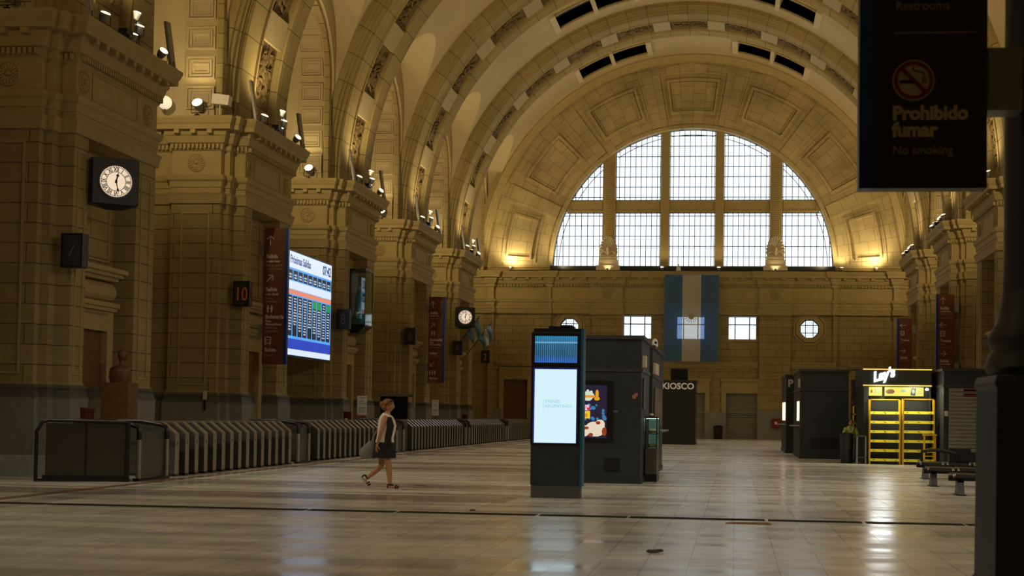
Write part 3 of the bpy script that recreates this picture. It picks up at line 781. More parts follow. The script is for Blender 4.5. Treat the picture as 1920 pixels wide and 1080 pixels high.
#PART2
# ---------------------------------------------------------------- departures screen between the second and third left piers
def E(n, c, s): 
    k = 'e_'+n
    if k not in M: M[k] = emis(n, c, s)
    return M[k]
rt = empty('departures_screen', (-16.2, 52.8, 5.36), 'large lit blue and white departures board hanging between the second and third left piers', 'screen')
RX = (PI/2, 0, PI/2)          # facing +X
MB().bx(-.16, -.02, -2.9, 2.9, -1.98, 1.96).build('case', M['black'], rt)
m = MB(); m.bx(-.9, -.16, -2.6, -2.5, 1.2, 1.3); m.bx(-.9, -.16, 2.4, 2.5, 1.2, 1.3); m.bx(-.9, -.16, -2.6, -2.5, -1.3, -1.2); m.bx(-.9, -.16, 2.4, 2.5, -1.3, -1.2); m.build('bracket', M['blackm'], rt)
MB().bx(-.02, 0, -2.84, 2.84, -1.9, 1.9).build('display', E('screen_blue', (.10, .42, .95), .9), rt)
MB().bx(0, .004, -2.84, 2.84, 1.3, 1.9).build('header', E('screen_white', (.72, .82, 1), 1.0), rt)
MB().bx(0, .004, -2.84, 2.84, -1.9, -1.68).build('footer', E('screen_white', (.72, .82, 1), 1.0), rt)
MB().bx(0, .004, -2.84, 2.84, -1.68, -1.3).build('lower_band', E('screen_navy', (.02, .06, .55), .9), rt)
MB().bx(0, .004, -2.84, 2.84, .52, .82).build('platform_band', E('screen_white', (.72, .82, 1), 1.0), rt)
MB().bx(0, .004, -2.84, 2.84, .33, .5).build('orange_band', E('screen_orange', (.9, .28, .18), .9), rt)
text('title', 'Próximas Salidas', .42, (.008, -2.5, 1.48), RX, E('screen_ink', (.03, .08, .3), .5), rt, .004, sx=.9)
text('clock_time', '07:42', .5, (.008, 1.6, 1.43), RX, E('screen_ink', (.03, .08, .3), .5), rt, .012)
cols = MB(); rows = MB(); heads = MB(); grn = MB(); rnd = random.Random(5)
for i in range(9):
    a = -2.75+i*.615
    heads.bx(.002, .006, a+.04, a+.54, .86, 1.22); cols.bx(.002, .006, a+.04, a+.54, -1.2, .28)
    for z in (1.02, .92): rows.bx(.006, .008, a+.12, a+.44, z, z+.06)
    g_ = i in (5, 6, 8)
    if g_: grn.bx(.006, .008, a+.06, a+.52, -.02, .26)
    for j in range(int(rnd.uniform(9, 15))):
        z = (-.12 if g_ else .16)-j*.105
        if z < -1.12: break
        w = rnd.uniform(.12, .2); rows.bx(.006, .008, a+.29-w, a+.29+w, z, z+.05)
cols.build('timetable_column', E('screen_black', (.008, .012, .03), .6), rt); heads.build('train_box', E('screen_black', (.008, .012, .03), .6), rt)
rows.build('timetable_line', E('screen_text', (.75, .8, .9), .6), rt); grn.build('green_status', E('screen_green', (.02, .45, .12), .7), rt)
for i in range(9): pass

# ---------------------------------------------------------------- hanging wayfinding signs
def arrow(mb, cx, cz, L, ang, y, t=.028):
    R = Matrix.Rotation(ang, 3, 'Y')
    def seg(a, b):
        a = Vector((a[0], 0, a[1])); b = Vector((b[0], 0, b[1])); d = (b-a); q = math.atan2(d.x, d.z)
        mid = R @ ((a+b)/2)
        mb.cb((cx+mid.x, y, cz+mid.z), (t, .004, d.length+t*.7), R @ Matrix.Rotation(q, 3, 'Y'))
    seg((0, -L/2), (0, L/2)); seg((0, L/2), (-L*.38, L*.12)); seg((0, L/2), (L*.38, L*.12))
def train_icon(mb, cx, cz, s, y):
    def ring(w, h, t, dz=0):
        for dx, dz2, sx, sz in ((0, h/2, w, t), (0, -h/2, w, t), (-w/2, 0, t, h), (w/2, 0, t, h)): mb.bx(cx+dx-sx/2, cx+dx+sx/2, y-.002, y+.002, cz+dz+dz2-sz/2, cz+dz+dz2+sz/2)
    ring(s*.8, s*.9, s*.14); mb.bx(cx-s*.3, cx+s*.3, y-.002, y+.002, cz+s*.0, cz+s*.12)
    for t in (-1, 1): mb.bx(cx+t*s*.22-s*.07, cx+t*s*.22+s*.07, y-.002, y+.002, cz-s*.28, cz-s*.14); mb.bx(cx+t*s*.34-s*.06, cx+t*s*.34+s*.06, y-.002, y+.002, cz-s*.66, cz-s*.5)
def people_icon(mb, cx, cz, s, y, n=2):
    for i in range(n):
        q = cx+(i-(n-1)/2)*s*.5
        mb.lathe([(s*.11, -.002), (s*.11, .002)], (q, y, cz+s*.38), 10, Matrix.Rotation(PI/2, 3, 'X'))
        mb.loft([[(q-a, y-.002, cz+z), (q+a, y-.002, cz+z), (q+a, y+.002, cz+z), (q-a, y+.002, cz+z)] for a, z in ((s*.08, -s*.5), (s*.1, -s*.1), (s*.17, 0), (s*.15, s*.24))])
def sign(x0, y, z0, z1, rows, label, side='left', brk=(), w=.84, grp='hanging wayfinding signs', deep=.14):
    o = empty('wayfinding_sign', (x0, y, z0), label, 'sign', grp)
    H = z1-z0; bw = .10
    if side == 'left': a, b, c, d = 0, w-bw, w-bw, w
    else: a, b, c, d = bw, w, 0, bw
    MB().bx(a, b, 0, .16, 0, H).build('panel', M['brown'], o); MB().bx(c, d, -.004, .164, -.002, H+.002).build('edge_strip', M['blue'], o)
    tx = a+.09
    ic = MB(); any_ = False
    for r in rows:
        if r[0] == 'arrow': arrow(ic, tx+.13, H-r[1], .30, r[2], -.004); any_ = True
        elif r[0] == 'line': ic.bx(tx, b-.1, -.005, -.001, H-r[1], H-r[1]+.008); any_ = True
        elif r[0] == 'train': train_icon(ic, tx+.11, H-r[1], .24, -.004); any_ = True
        elif r[0] == 'people': people_icon(ic, tx+.15, H-r[1], .26, -.004, r[2]); any_ = True
        elif r[0] == 'T': text('lettering', r[2], .185, (tx, -.003, H-r[1]), FR, M['signtext'], o, .006, sx=.95)
        elif r[0] == 't': text('lettering', r[2], .10, (tx, -.003, H-r[1]), FR, M['signtext_dim'], o, .002, sx=.95)
        elif r[0] == 'tb': text('lettering', r[2], .105, (tx, -.003, H-r[1]), FR, M['signtext'], o, .004, sx=.95)
    if any_: ic.build('pictogram', M['signtext'], o)
    for bx0, bx1, bz in brk: MB().bx(bx0-x0, bx1-x0, .02, deep, bz-z0, bz-z0+.42).build('bracket', M['grey'], o)
    return o
sign(-15.93, 46.6, 2.97, 7.6, [('arrow', .42, 0), ('T', 1.03, 'Salida'), ('tb', 1.17, 'a calle Lima'), ('t', 1.31, 'Exit to Lima St.'), ('line', 1.4), ('arrow', 1.72, PI/4), ('T', 2.15, 'Salida'), ('tb', 2.29, 'a Av. Brasil'), ('t', 2.43, 'Exit to'), ('t', 2.54, 'Brasil Ave.'), ('people', 2.75, 2),
    ('T', 3.08, 'Boletería'), ('tb', 3.2, 'Área'), ('tb', 3.31, 'Metropolitana'), ('t', 3.43, 'Metro area'), ('t', 3.54, 'ticket office'), ('train', 3.82, 0), ('T', 4.2, 'Subte'), ('t', 4.35, 'Subway')],
    'tall brown sign reading Salida, Boletería and Subte beside the lit departures board', 'left', ((-16.1, -15.93, 6.7), (-16.1, -15.93, 3.9)))
sign(-15.9, 72.6, 2.97, 7.45, [('arrow', .4, 0), ('T', .9, 'Salida'), ('tb', 1.02, 'a calle Lima'), ('t', 1.15, 'Exit to Lima St.'), ('arrow', 1.5, PI/4), ('people', 1.9, 2), ('T', 2.3, 'Boletería'), ('tb', 2.42, 'Área'), ('tb', 2.53, 'Metropolitana'), ('t', 2.66, 'Metro area'), ('T', 3.0, 'Salida'), ('t', 3.13, 'a Av. Brasil'), ('arrow', 3.5, -PI*.75), ('people', 3.95, 3), ('T', 4.3, 'Baños'), ('t', 4.42, 'Restrooms')],
    'tall brown sign with restroom symbols on the fourth left pier', 'left', ((-16.1, -15.9, 6.6), (-16.1, -15.9, 3.6)), w=.86)
sign(9.36, 68.3, 2.97, 7.35, [('arrow', .3, 0), ('T', .72, 'Salida'), ('tb', .84, 'a calle Lima'), ('t', .96, 'Exit to Lima St.'), ('line', 1.12), ('arrow', 1.45, -PI/2), ('train', 1.85, 0), ('T', 2.25, 'Trenes'), ('t', 2.38, 'Trains'), ('line', 2.5), ('arrow', 2.8, PI/2), ('T', 3.2, 'Salida'), ('tb', 3.32, 'a Av. Brasil'), ('t', 3.44, 'Exit to'), ('t', 3.55, 'Brasil Ave.')],
    'tall brown sign reading Salida and Trenes on the right side above the black kiosk', 'right', ((10.2, 10.42, 6.5), (10.2, 10.42, 3.7)), w=.84, deep=.7)
sign(9.03, 81.6, 2.97, 7.15, [('arrow', .42, -PI/2), ('train', .85, 0), ('T', 1.3, 'Trenes'), ('t', 1.43, 'Trains'), ('arrow', 1.85, PI/2), ('T', 2.3, 'Salida'), ('t', 2.43, 'a Av. Brasil'), ('people', 2.95, 2)],
    'dark brown arrow sign on the right, farther back than the Trenes sign', 'right', ((9.86, 10.17, 6.3), (9.86, 10.17, 3.5)), w=.83)
# foreground sign
o = empty('no_smoking_sign', (.83, 9.9, 2.99), 'large dark hanging no smoking sign in the right foreground reading Prohibido fumar', 'sign')
MB().bx(.09, .86, 0, .16, 0, 3.2).build('panel', M['brown_shaded'], o); MB().bx(0, .09, -.003, .163, 0, 3.2).build('edge_strip', M['blue'], o)
k = 9.9/9.7
MB().bx(.87, 1.1, .02, .26, .54, .97).build('bracket', M['grey'], o)
text('lettering', 'Prohibido', .132, (.225, -.003, .475), FR, M['signtext'], o, .006, sx=.97)
text('lettering', 'fumar', .132, (.225, -.003, .36), FR, M['signtext'], o, .006, sx=.97)
text('lettering', 'No smoking', .085, (.225, -.003, .235), FR, M['signtext_dim'], o, .001, sx=.97)
text('lettering', 'Restrooms', .085, (.24, -.003, 1.235), FR, M['signtext_dim'], o, .001, sx=.97)
text('lettering', 'Baños', .132, (.24, -.003, 1.36), FR, M['signtext'], o, .006)
MB().bx(.235, .78, -.006, 0, 1.07, 1.078).build('divider', M['signtext_dim'], o)
RXX = Matrix.Rotation(PI/2, 3, 'X')
c = (.365, 0, .745)
MB().lathe([(.142, 0), (.142, .004)], c, 40, RXX).build('sign_disc', M['signtext'], o)
m = MB(); rings = [[(c[0]+r*math.cos(2*PI*i/40), y, c[2]+r*math.sin(2*PI*i/40)) for r, y in ((.132, -.004), (.132, -.009), (.108, -.009), (.108, -.004))] for i in range(41)]
m.loft(rings); m.build('prohibition_ring', M['red'], o)
m = MB(); m.cb((c[0], -.010, c[2]), (.235, .005, .028), Matrix.Rotation(PI/4, 3, 'Y')); m.build('prohibition_bar', M['red'], o)
m = MB(); m.bx(c[0]-.095, c[0]+.03, -.008, -.004, c[2]-.022, c[2]); m.bx(c[0]+.06, c[0]+.068, -.008, -.004, c[2]-.022, c[2]+.02); m.bx(c[0]+.078, c[0]+.086, -.008, -.004, c[2]-.022, c[2]+.02)
m.tube([(c[0]+.075, -.006, c[2]+.03), (c[0]+.06, -.006, c[2]+.055), (c[0]+.02, -.006, c[2]+.06), (c[0]-.005, -.006, c[2]+.08), (c[0]+.0, -.006, c[2]+.1)], .004, 6)
m.build('cigarette', M['black'], o)
# foreground column
o = empty('cast_iron_column', (2.19, 10.35, 0), 'big dark column with a square pedestal at the right foreground edge', 'column')
m = MB()
m.loft([[(-a, -a, z), (a, -a, z), (a, a, z), (-a, a, z)] for a, z in ((.455, 0), (.455, .25), (.43, .28), (.42, 1.62), (.44, 1.66), (.42, 1.72))]); m.build('pedestal', M['grey_dark'], o, bevel=.01)
m = MB(); m.lathe([(.40, 1.72), (.43, 1.78), (.41, 1.86), (.38, 1.9), (.41, 1.96), (.40, 2.02), (.35, 2.10), (.33, 2.2), (.31, 2.32)], (0, 0, 0), 32); m.build('base_moulding', M['grey_dark'], o, smooth=40)
m = MB(); m.lathe([(.31, 2.30), (.30, 2.6), (.295, 5.5), (.29, 6.4)], (0, 0, 0), 32); m.build('shaft', M['grey_dark'], o, smooth=40)

# ---------------------------------------------------------------- number plates
def numplate(x, y, z, t, lit, label, w=.54, h=.82):
    o = empty('platform_number', (x, y, z), label, 'number plate', 'platform numbers')
    m = MB(); m.bx(-w/2, w/2, 0, .3, -h/2, h/2); m.build('plate', M['plate'], o, bevel=.01)
    m = MB(); frame_on(m, (0, 0, 0), (1, 0, 0), w, h, .035, .03, (0, -1, 0)); m.build('rim', M['blackm'], o)
    if t: text('digits', t, .62, (0, -.012, -.22), FR, M['number'] if lit else M['number_off'], o, .0, 'CENTER', sx=.72)
    else:
        m = MB(); m.tube([(-.07, -.01, -.14), (.06, -.01, .13)], .014, 6); m.build('tube_stroke', M['number_off'], o)
    return o
M['plate'] = mat('plate_dark', (.035, .035, .035), .5)
M['number_off'] = mat('unlit_number', (.15, .14, .12), .5)
NN = ('', '10', '8', '6', '4')
for k in range(5):
    y = P0+SP*k+.72
    numplate((-15.86 if k == 0 else -15.95), y, 5.18, NN[k], k == 1, ['dark square plate with a faint stroke on the nearest left pier', 'dark plate with an orange 10 on the second left pier', 'dark plate with an unlit 8 beside the departures board', 'dark plate with an unlit 6 on the fourth left pier', 'dark plate with an unlit 4 behind the tall brown sign'][k])
numplate(-16.35, WY-1.1, 5.15, '2', True, 'small dark plate with an orange 2 at the left end of the end wall')

# ---------------------------------------------------------------- clocks
def clock(x, y, z, s, rz, label):
    o = empty('station_clock', (x, y, z), label, 'clock', 'station clocks', rz)
    m = MB(); h = s/2; m.bx(-h, h, -.18, .30, -h, h)
    m.loft([[(-h, -.18, -h), (h, -.18, -h), (h, .30, -h), (-h, .30, -h)], [(-h*.3, -.02, -h-.12), (h*.3, -.02, -h-.12), (h*.3, .12, -h-.12), (-h*.3, .12, -h-.12)]])
    m.build('case', M['clockcase'], o, bevel=.01)
    r = s*.345; q = RXX
    m = MB(); m.lathe([(r*1.12, .18), (r*1.12, .21), (r*1.02, .21), (r*1.02, .18)], (0, 0, 0), 48, q); m.build('bezel', M['blackm'], o)
    MB().lathe([(r, .185), (r, .19)], (0, 0, 0), 48, q).build('dial', E('clock_dial', (1, .78, .55), .85), o)
    m = MB(); rg = [[(a*math.cos(2*PI*i/48), -yy, a*math.sin(2*PI*i/48)) for a, yy in ((r*.62, .192), (r*.62, .196), (r*.585, .196), (r*.585, .192))] for i in range(49)]; m.loft(rg)
    rg = [[(a*math.cos(2*PI*i/48), -yy, a*math.sin(2*PI*i/48)) for a, yy in ((r*.92, .192), (r*.92, .196), (r*.90, .196), (r*.90, .192))] for i in range(49)]; m.loft(rg)
    for i in range(60):
        a = 2*PI*i/60; m.cb((r*.955*math.sin(a), -.194, r*.955*math.cos(a)), (.012, .004, r*.09), Matrix.Rotation(a, 3, 'Y'))
    m.build('minute_track', M['black'], o)
    num = ['XII', 'I', 'II', 'III', 'IIII', 'V', 'VI', 'VII', 'VIII', 'IX', 'X', 'XI']
    for i, t in enumerate(num):
        a = 2*PI*i/12; tt = text('numeral', t, r*.36, (r*.76*math.sin(a), -.193, r*.76*math.cos(a)), FR, M['black'], o, .004, 'CENTER', sx=.8)
        tt.matrix_local = Matrix.Translation((r*.76*math.sin(a), -.193, r*.76*math.cos(a))) @ Matrix.Rotation(a, 4, 'Y') @ Matrix.Rotation(PI/2, 4, 'X') @ Matrix.Translation((0, -r*.125, 0)) @ Matrix.Diagonal((.75, 1, 1, 1))
    def hand(name, a, L, w):
        m = MB(); pts = [(-w*.3, -.12*r), (-w, -.05*r), (-w*.5, .1*r), (-w*.5, L*.5), (-w*1.3, L*.62), (-w*.4, L*.75), (0, L), (w*.4, L*.75), (w*1.3, L*.62), (w*.5, L*.5), (w*.5, .1*r), (w, -.05*r), (w*.3, -.12*r)]
        R = Matrix.Rotation(a, 3, 'Y'); m.prism(pts, lambda x, z, d: R @ Vector((x, d, z)), -.20, -.205); m.build(name, M['black'], o)
    hand('hour_hand', math.radians(13), r*.62, r*.09); hand('minute_hand', math.radians(168), r*.86, r*.06)
    m = MB()
    for sx in (-1, 1):
        for sz in (-1, 1):
            for t in range(5):
                a = math.radians(22+t*11.5); m.cb((sx*r*1.32*math.cos(a), -.185, sz*r*1.32*math.sin(a)), (.02, .01, r*.14), Matrix.Rotation(sx*sz*(PI/2-a), 3, 'Y'))
    m.build('corner_fret', M['brassdark'], o)
    MB().bx(-.05, .05, .3, .75, -.1, .1).build('bracket', M['blackm'], o)
    return o
M['clockcase'] = mat('clock_case', (.012, .014, .018), .4, .2)
M['brassdark'] = mat('dark_brass', (.09, .05, .03), .5, .4)
clock(-15.50, 33.9, 7.05, 1.14, math.radians(38), 'square black clock with a lit roman dial on the nearest left pier')
clock(-15.68, 81.35, 7.0, 1.15, math.radians(20), 'small lit square clock on the farthest left pier beside the flags')

# shrine box on the third left pier
o = empty('glass_shrine', (-15.75, 58.6, 5.0), 'glass shrine box with a robed figure on the third left pier', 'showcase')
m = MB(); m.bx(-.34, .34, -.62, .62, 0, .06); m.bx(-.34, .34, -.62, .62, 2.34, 2.4); m.loft([[(-.34, -.62, 0), (.34, -.62, 0), (.34, .62, 0), (-.34, .62, 0)], [(-.34, -.4, -.3), (.0, -.4, -.3), (.0, .4, -.3), (-.34, .4, -.3)]])
for a in (-.33, .33):
    for b_ in (-.61, .61): m.bx(a-.015, a+.015, b_-.015, b_+.015, 0, 2.4)
m.build('frame', M['blackm'], o)
m = MB(); m.bx(-.32, .32, -.62, -.61, .06, 2.34); m.bx(.325, .335, -.6, .6, .06, 2.34); m.build('pane', M['glass'], o)
MB().bx(-.33, -.3, -.6, .6, .06, 2.34).build('back_panel', M['wood'], o)
f = empty('robed_statue', (-15.8, 58.45, 5.06), 'robed figure in a pale blue mantle inside the glass shrine', 'statue')
m = MB(); m.lathe([(.24, 0), (.25, .1), (.2, .5), (.17, 1.0), (.16, 1.25), (.09, 1.42)], (0, 0, 0), 16); m.build('mantle', mat('blue_mantle', (.15, .3, .4), .6, noise=.4), f, smooth=60)
m = MB(); m.ell((0, 0, 1.56), (.085, .09, .12)); m.build('head', M['light_stone'], f, smooth=60)
m = MB(); [m.ell((.05+.06*math.cos(i*2.4)*i*.25, -.28-.03*(i % 3), .30+.07*(i//2)), (.07, .06, .05)) for i in range(8)]; m.build('flowers', M['white'], f, smooth=60)
light('POINT', 6, (-15.7, 58.15, 5.5), None, (.6, .85, 1), size=.05).name = 'shrine_light'

# ---------------------------------------------------------------- turnstiles
def turnstile(label, g):
    o = empty('turnstile', (0, 0, 0), label, 'turnstile', g)
    m = MB(); w = .10
    m.loft([[(x, y, z) for x, z in ((0, .05), (0, .86), (-.30, 1.10), (-1.35, 1.10), (-1.35, .05))] for y in (-w, w)]); m.build('cabinet', M['steel_dark'], o)
    m = MB(); m.bx(0, .012, -w, w, .04, .86); m.build('end_plate', M['steel_light'], o)
    m = MB(); q = math.atan2(.24, .30)
    m.loft([[(x, y, z) for x, z in ((.014, .855), (.014, .885), (-.30, 1.135), (-1.37, 1.135), (-1.37, 1.10), (-.30, 1.10), (0, .86))] for y in (-w*.95, w*.95)]); m.build('lid', M['steel'], o)
    m = MB(); m.bx(-1.36, .02, -w*1.05, w*1.05, 0, .05); m.build('base', M['black'], o)
    m = MB(); m.bx(.012, .016, -.02, .02, .66, .74); m.build('indicator', mat('green_indicator', (.03, .12, .08), .4), o)
    return o
BANKS = [(28.7, 36.3, -11.60, 'nearest'), (39.5, 47.9, -11.78, 'second'), (51.7, 61.3, -11.85, 'third'), (63.7, 72.6, -11.85, 'fourth'), (74.2, 82.4, -11.85, 'farthest')]
proto = None
TXT = ['steel turnstile cabinet of the nearest bank, right of the mesh screen', 'steel turnstile cabinet of the second bank, behind the walking woman', 'steel turnstile cabinet of the third bank, just right of the walking woman', 'steel turnstile cabinet of the fourth bank from the left foreground', 'small steel turnstile cabinet of the farthest bank, beside the tall screen totem']
for b, (ya, yb, x, nm) in enumerate(BANKS):
    n = int(round((yb-ya)/.545)); lab = TXT[b]; g = 'turnstile cabinets of the %s bank' % nm
    for i in range(n+1):
        y = ya+(yb-ya)*i/n
        if proto is None: proto = turnstile(lab, g); o = proto
        else: o = copy_tree(proto, label=lab, group=g)
        o.location = (x, y, 0)
def end_gate(x, y, label, w=1.0):
    o = empty('barrier_gate', (x, y, 0), label, 'barrier', 'gate frames between the turnstile banks')
    m = MB(); m.bx(-.03, .0, 0, w, .06, .95); m.build('panel', M['steel_dark'], o)
    m = MB()
    for yy in (0, w): m = MB(); m.tube([(.03, yy, 0), (.03, yy, .82)], .045, 10); m.build('post', M['steel_light'], o, smooth=60)
    for yy in (0, w):
        m = MB(); m.tube([(.03, yy, .80), (.03, yy, .95), (0, yy, 1.04), (-.1, yy, 1.08), (-.5, yy, 1.14), (-1.3, yy, 1.14)], .05, 10); m.build('handrail', M['black'], o, smooth=60)
    MB().bx(-.05, .08, -.08, w+.08, 0, .05).build('base', M['black'], o)
    return o
end_gate(-11.50, 26.5, 'steel gate frame with black curved rails next to the mesh screen', 1.35)
end_gate(-11.62, 37.0, 'steel gate frame with black curved rails left of the walking woman', .95)
end_gate(-11.80, 48.9, 'steel gate frame with black curved rails just right of the walking woman', 1.0)
end_gate(-11.85, 62.0, 'steel gate frame between the third and fourth turnstile banks', .8)
end_gate(-11.85, 73.1, 'steel gate frame between the fourth and farthest turnstile banks', .6)
for i, (y0_, y1_, x) in enumerate(((38.4, 39.1, -11.9), (50.3, 51.3, -11.95))):
    o = empty('steel_cabinet', (x, y0_, 0), ['plain dark steel cabinet closing the gap before the second bank', 'plain dark steel cabinet closing the gap before the third bank'][i], 'cabinet', 'gap cabinets')
    MB().bx(-1.2, 0, 0, y1_-y0_, .05, 1.08).build('body', M['steel_dark'], o); MB().bx(-1.22, .02, -.02, y1_-y0_+.02, 1.08, 1.13).build('top', M['steel'], o); MB().bx(-1.2, 0, 0, y1_-y0_, 0, .05).build('base', M['black'], o)
# mesh screen at the near end
def mesh_mat():
    m, nt, b = nmat('perforated_steel'); b.inputs['Base Color'].default_value = (.12, .11, .09, 1); b.inputs['Metallic'].default_value = .8; b.inputs['Roughness'].default_value = .35
    v = nt.nodes.new('ShaderNodeTexVoronoi'); v.inputs['Scale'].default_value = 45; v.inputs['Randomness'].default_value = 0
    tc = nt.nodes.new('ShaderNodeTexCoord'); nt.links.new(tc.outputs['Object'], v.inputs['Vector'])
    r = nt.nodes.new('ShaderNodeMath'); r.operation = 'GREATER_THAN'; r.inputs[1].default_value = .30; nt.links.new(v.outputs['Distance'], r.inputs[0]); nt.links.new(r.outputs[0], b.inputs['Alpha'])
    return m
o = empty('mesh_barrier', (-13.05, 25.75, 0), 'perforated dark metal screen with a black top rail at the left end of the turnstiles', 'barrier')
RZ = Matrix.Rotation(math.radians(14), 4, 'Z'); o.rotation_euler = (0, 0, math.radians(14))
MB().bx(.05, 1.5, 0, .012, .1, 1.1).build('mesh_sheet', mesh_mat(), o)
m = MB(); m.tube([(-.12, 0, 0), (-.12, 0, .95), (-.02, 0, 1.12), (.1, 0, 1.16), (1.52, 0, 1.14)], .035, 8); m.tube([(1.56, 0, 0), (1.56, 0, 1.14)], .04, 8); m.bx(0, 1.55, -.01, .02, .05, .12); m.bx(.77, .80, -.01, .02, .1, 1.12); m.build('frame', M['blackm'], o, smooth=60)
m = MB(); m.bx(0, 1.5, -.03, .03, 1.155, 1.17); m.build('top_strip', M['steel_light'], o)
MB().bx(-.1, 1.6, -.06, .06, 0, .05).build('base', M['black'], o)
m = MB(); m.bx(.0, 1.5, .5, .55, .05, 1.05); m.build('rear_panel', M['steel_dark'], o)
tag(MB().bx(-17.5, -13.3, 27.2, 27.5, 0, .42).build('low_kerb', M['grey_plinth']), 'low dark kerb at the far left behind the mesh screen', 'kerb')
def poster(x, y, z0, z1, w, label):
    o = empty('poster_stand', (x, y, 0), label, 'poster', 'white notices above the turnstiles')
    m = MB(); m.tube([(0, .05, 0), (0, .05, z1)], .02, 8); m.lathe([(.16, 0), (.16, .02)], (0, .05, 0), 16); m.build('stand', M['blackm'], o)
    MB().bx(-w/2, w/2, 0, .02, z0, z1).build('board', M['white'], o)
    m = MB(); h = z1-z0
    for i, (a, ww) in enumerate(((.1, .7), (.22, .2), (.30, .5), (.38, .7), (.58, .75), (.64, .7), (.72, .75), (.8, .6))): m.bx(-w/2*ww, w/2*ww, -.003, 0, z1-a*h-.012, z1-a*h+.012)
    m.build('printed_lines', M['grey'], o); MB().bx(-w/2, w/2, -.004, 0, z0, z0+.05).build('coloured_strip', mat('orange_strip', (.5, .15, .05), .5), o)
poster(-13.6, 51.0, 1.25, 2.0, .36, 'white notice on a stand left of the walking woman')
poster(-13.55, 63.6, 1.25, 2.0, .30, 'white notice on a stand above the third turnstile bank')

# red cans, boxes, bust, doorway booth on the left side
def red_can(x, y, z, label):
    o = empty('red_bin', (x, y, z), label, 'bin', 'red bins by the left piers'); m = MB(); m.lathe([(.14, 0), (.165, .42), (.175, .44), (.17, .46)], (0, 0, 0), 20); m.build('body', M['darkred'], o, smooth=40)
    MB().bx(-.06, .05, -.19, -.16, .06, .2).build('label_patch', M['white'], o)
    m = MB(); m.bx(-.2, .2, -.2, .2, -z, 0); m.build('stand', M['steel_dark'], o)
red_can(-14.95, 31.6, .95, 'dark red bin behind the mesh screen by the nearest pier'); red_can(-15.3, 55.2, .95, 'dark red bin beside the third left pier'); red_can(-15.3, 80.0, .9, 'dark red bin beside the farthest left pier')
o = empty('bust_statue', (-15.6, 34.75, 0), 'brown bust on a tall brown pedestal at the doorway of the nearest pier', 'statue')
m = MB(); m.bx(-.36, .36, -.3, .3, 0, 2.06); m.build('pedestal', M['wood'], o, bevel=.01)
m = MB(); m.loft([[(a*math.cos(t)+ox, b*math.sin(t), z) for t in (2*PI*i/20 for i in range(20))] for a, b, z, ox in ((.25, .18, 2.06, 0), (.28, .2, 2.2, 0), (.27, .19, 2.40, .0), (.22, .15, 2.47, .02), (.10, .09, 2.51, .04), (.07, .075, 2.55, .05), (.075, .08, 2.64, .05))]); m.build('shoulders', M['bronze'], o, smooth=60)
m = MB(); m.ell((.06, 0, 2.77), (.125, .13, .165)); m.ell((.18, -.04, 2.75), (.03, .025, .035)); m.ell((.05, -.12, 2.75), (.02, .015, .035)); m.build('head', M['bronze'], o, smooth=60)
o = empty('wall_sensor', (-16.95, 44.15, 1.72), 'small pale box on the wall behind the nearest turnstile bank', 'box'); MB().bx(-.05, .05, -.05, .05, 0, .28).build('housing', M['light_stone'], o); MB().bx(-.02, .02, -.03, .03, -.35, 0).build('pipe', M['blackm'], o)
o = empty('dark_booth', (-15.6, 66.2, 0), 'dark open booth in the gap behind the walking woman', 'booth')
m = MB(); m.bx(-1.1, .2, -.2, -.1, 0, 2.15); m.bx(-1.2, .3, -.3, .6, 2.15, 2.28); m.bx(-1.1, -1.0, -.2, .5, 0, 2.15); m.build('body', M['black'], o); MB().bx(-1.2, .3, -.31, -.3, 2.16, 2.27).build('fascia', M['grey'], o)
# flags on angled poles beside the far clock
def cloth_flag(x, y, z, label, seed, far=.5):
    o = empty('small_flag', (x, y, z), label, 'flag', 'small flags on angled poles')
    m = MB(); m.tube([(-far, 0, -far*1.3), (.55, -.1, .7)], .025, 6); m.build('pole', M['blackm'], o)
    for i, (mt, a, b_) in enumerate(((M['flagblue'], 0, .34), (M['flagwhite'], .34, .68), (M['flagblue'], .68, 1.0))):
        rows_ = []
        for j in range(9):
            t = j/8; rows_.append([( .5-.75*u*(1-t*.35)-.05*math.sin(t*6+seed)+.12*t, -.1+.09*math.sin(u*9+t*4+seed), .62-u*.9*(1-.4*t)-t*1.05) for u in (a+(b_-a)*q/4 for q in range(5))])
        m = MB(); m.loft(rows_, caps=False, closed=False); ob = m.build('stripe', mt, o, smooth=80); so = ob.modifiers.new('s', 'SOLIDIFY'); so.thickness = .01
M['flagblue'] = mat('flag_blue', (.16, .30, .55), .7); M['flagwhite'] = mat('flag_white', (.6, .6, .56), .7)
cloth_flag(-15.55, 82.6, 6.45, 'small blue and white flag hanging under the far clock', 0.5)
cloth_flag(-15.1, 84.2, 6.2, 'small blue and white flag right of the far clock flag', 2.0, .95)

# ---------------------------------------------------------------- big flag
def flagmat(name, c):
    m = bpy.data.materials.new(name); m.use_nodes = True; nt = m.node_tree; nt.nodes.clear()
    out = nt.nodes.new('ShaderNodeOutputMaterial'); d = nt.nodes.new('ShaderNodeBsdfDiffuse'); t = nt.nodes.new('ShaderNodeBsdfTranslucent'); tr = nt.nodes.new('ShaderNodeBsdfTransparent')
    d.inputs[0].default_value = t.inputs[0].default_value = c+(1,); tr.inputs[0].default_value = tuple(min(1, v*1.2+.25) for v in c)+(1,)
    a = nt.nodes.new('ShaderNodeMixShader'); a.inputs[0].default_value = .3; b = nt.nodes.new('ShaderNodeMixShader'); b.inputs[0].default_value = .28
    nt.links.new(d.outputs[0], a.inputs[1]); nt.links.new(t.outputs[0], a.inputs[2]); nt.links.new(a.outputs[0], b.inputs[1]); nt.links.new(tr.outputs[0], b.inputs[2]); nt.links.new(b.outputs[0], out.inputs[0])
    return m
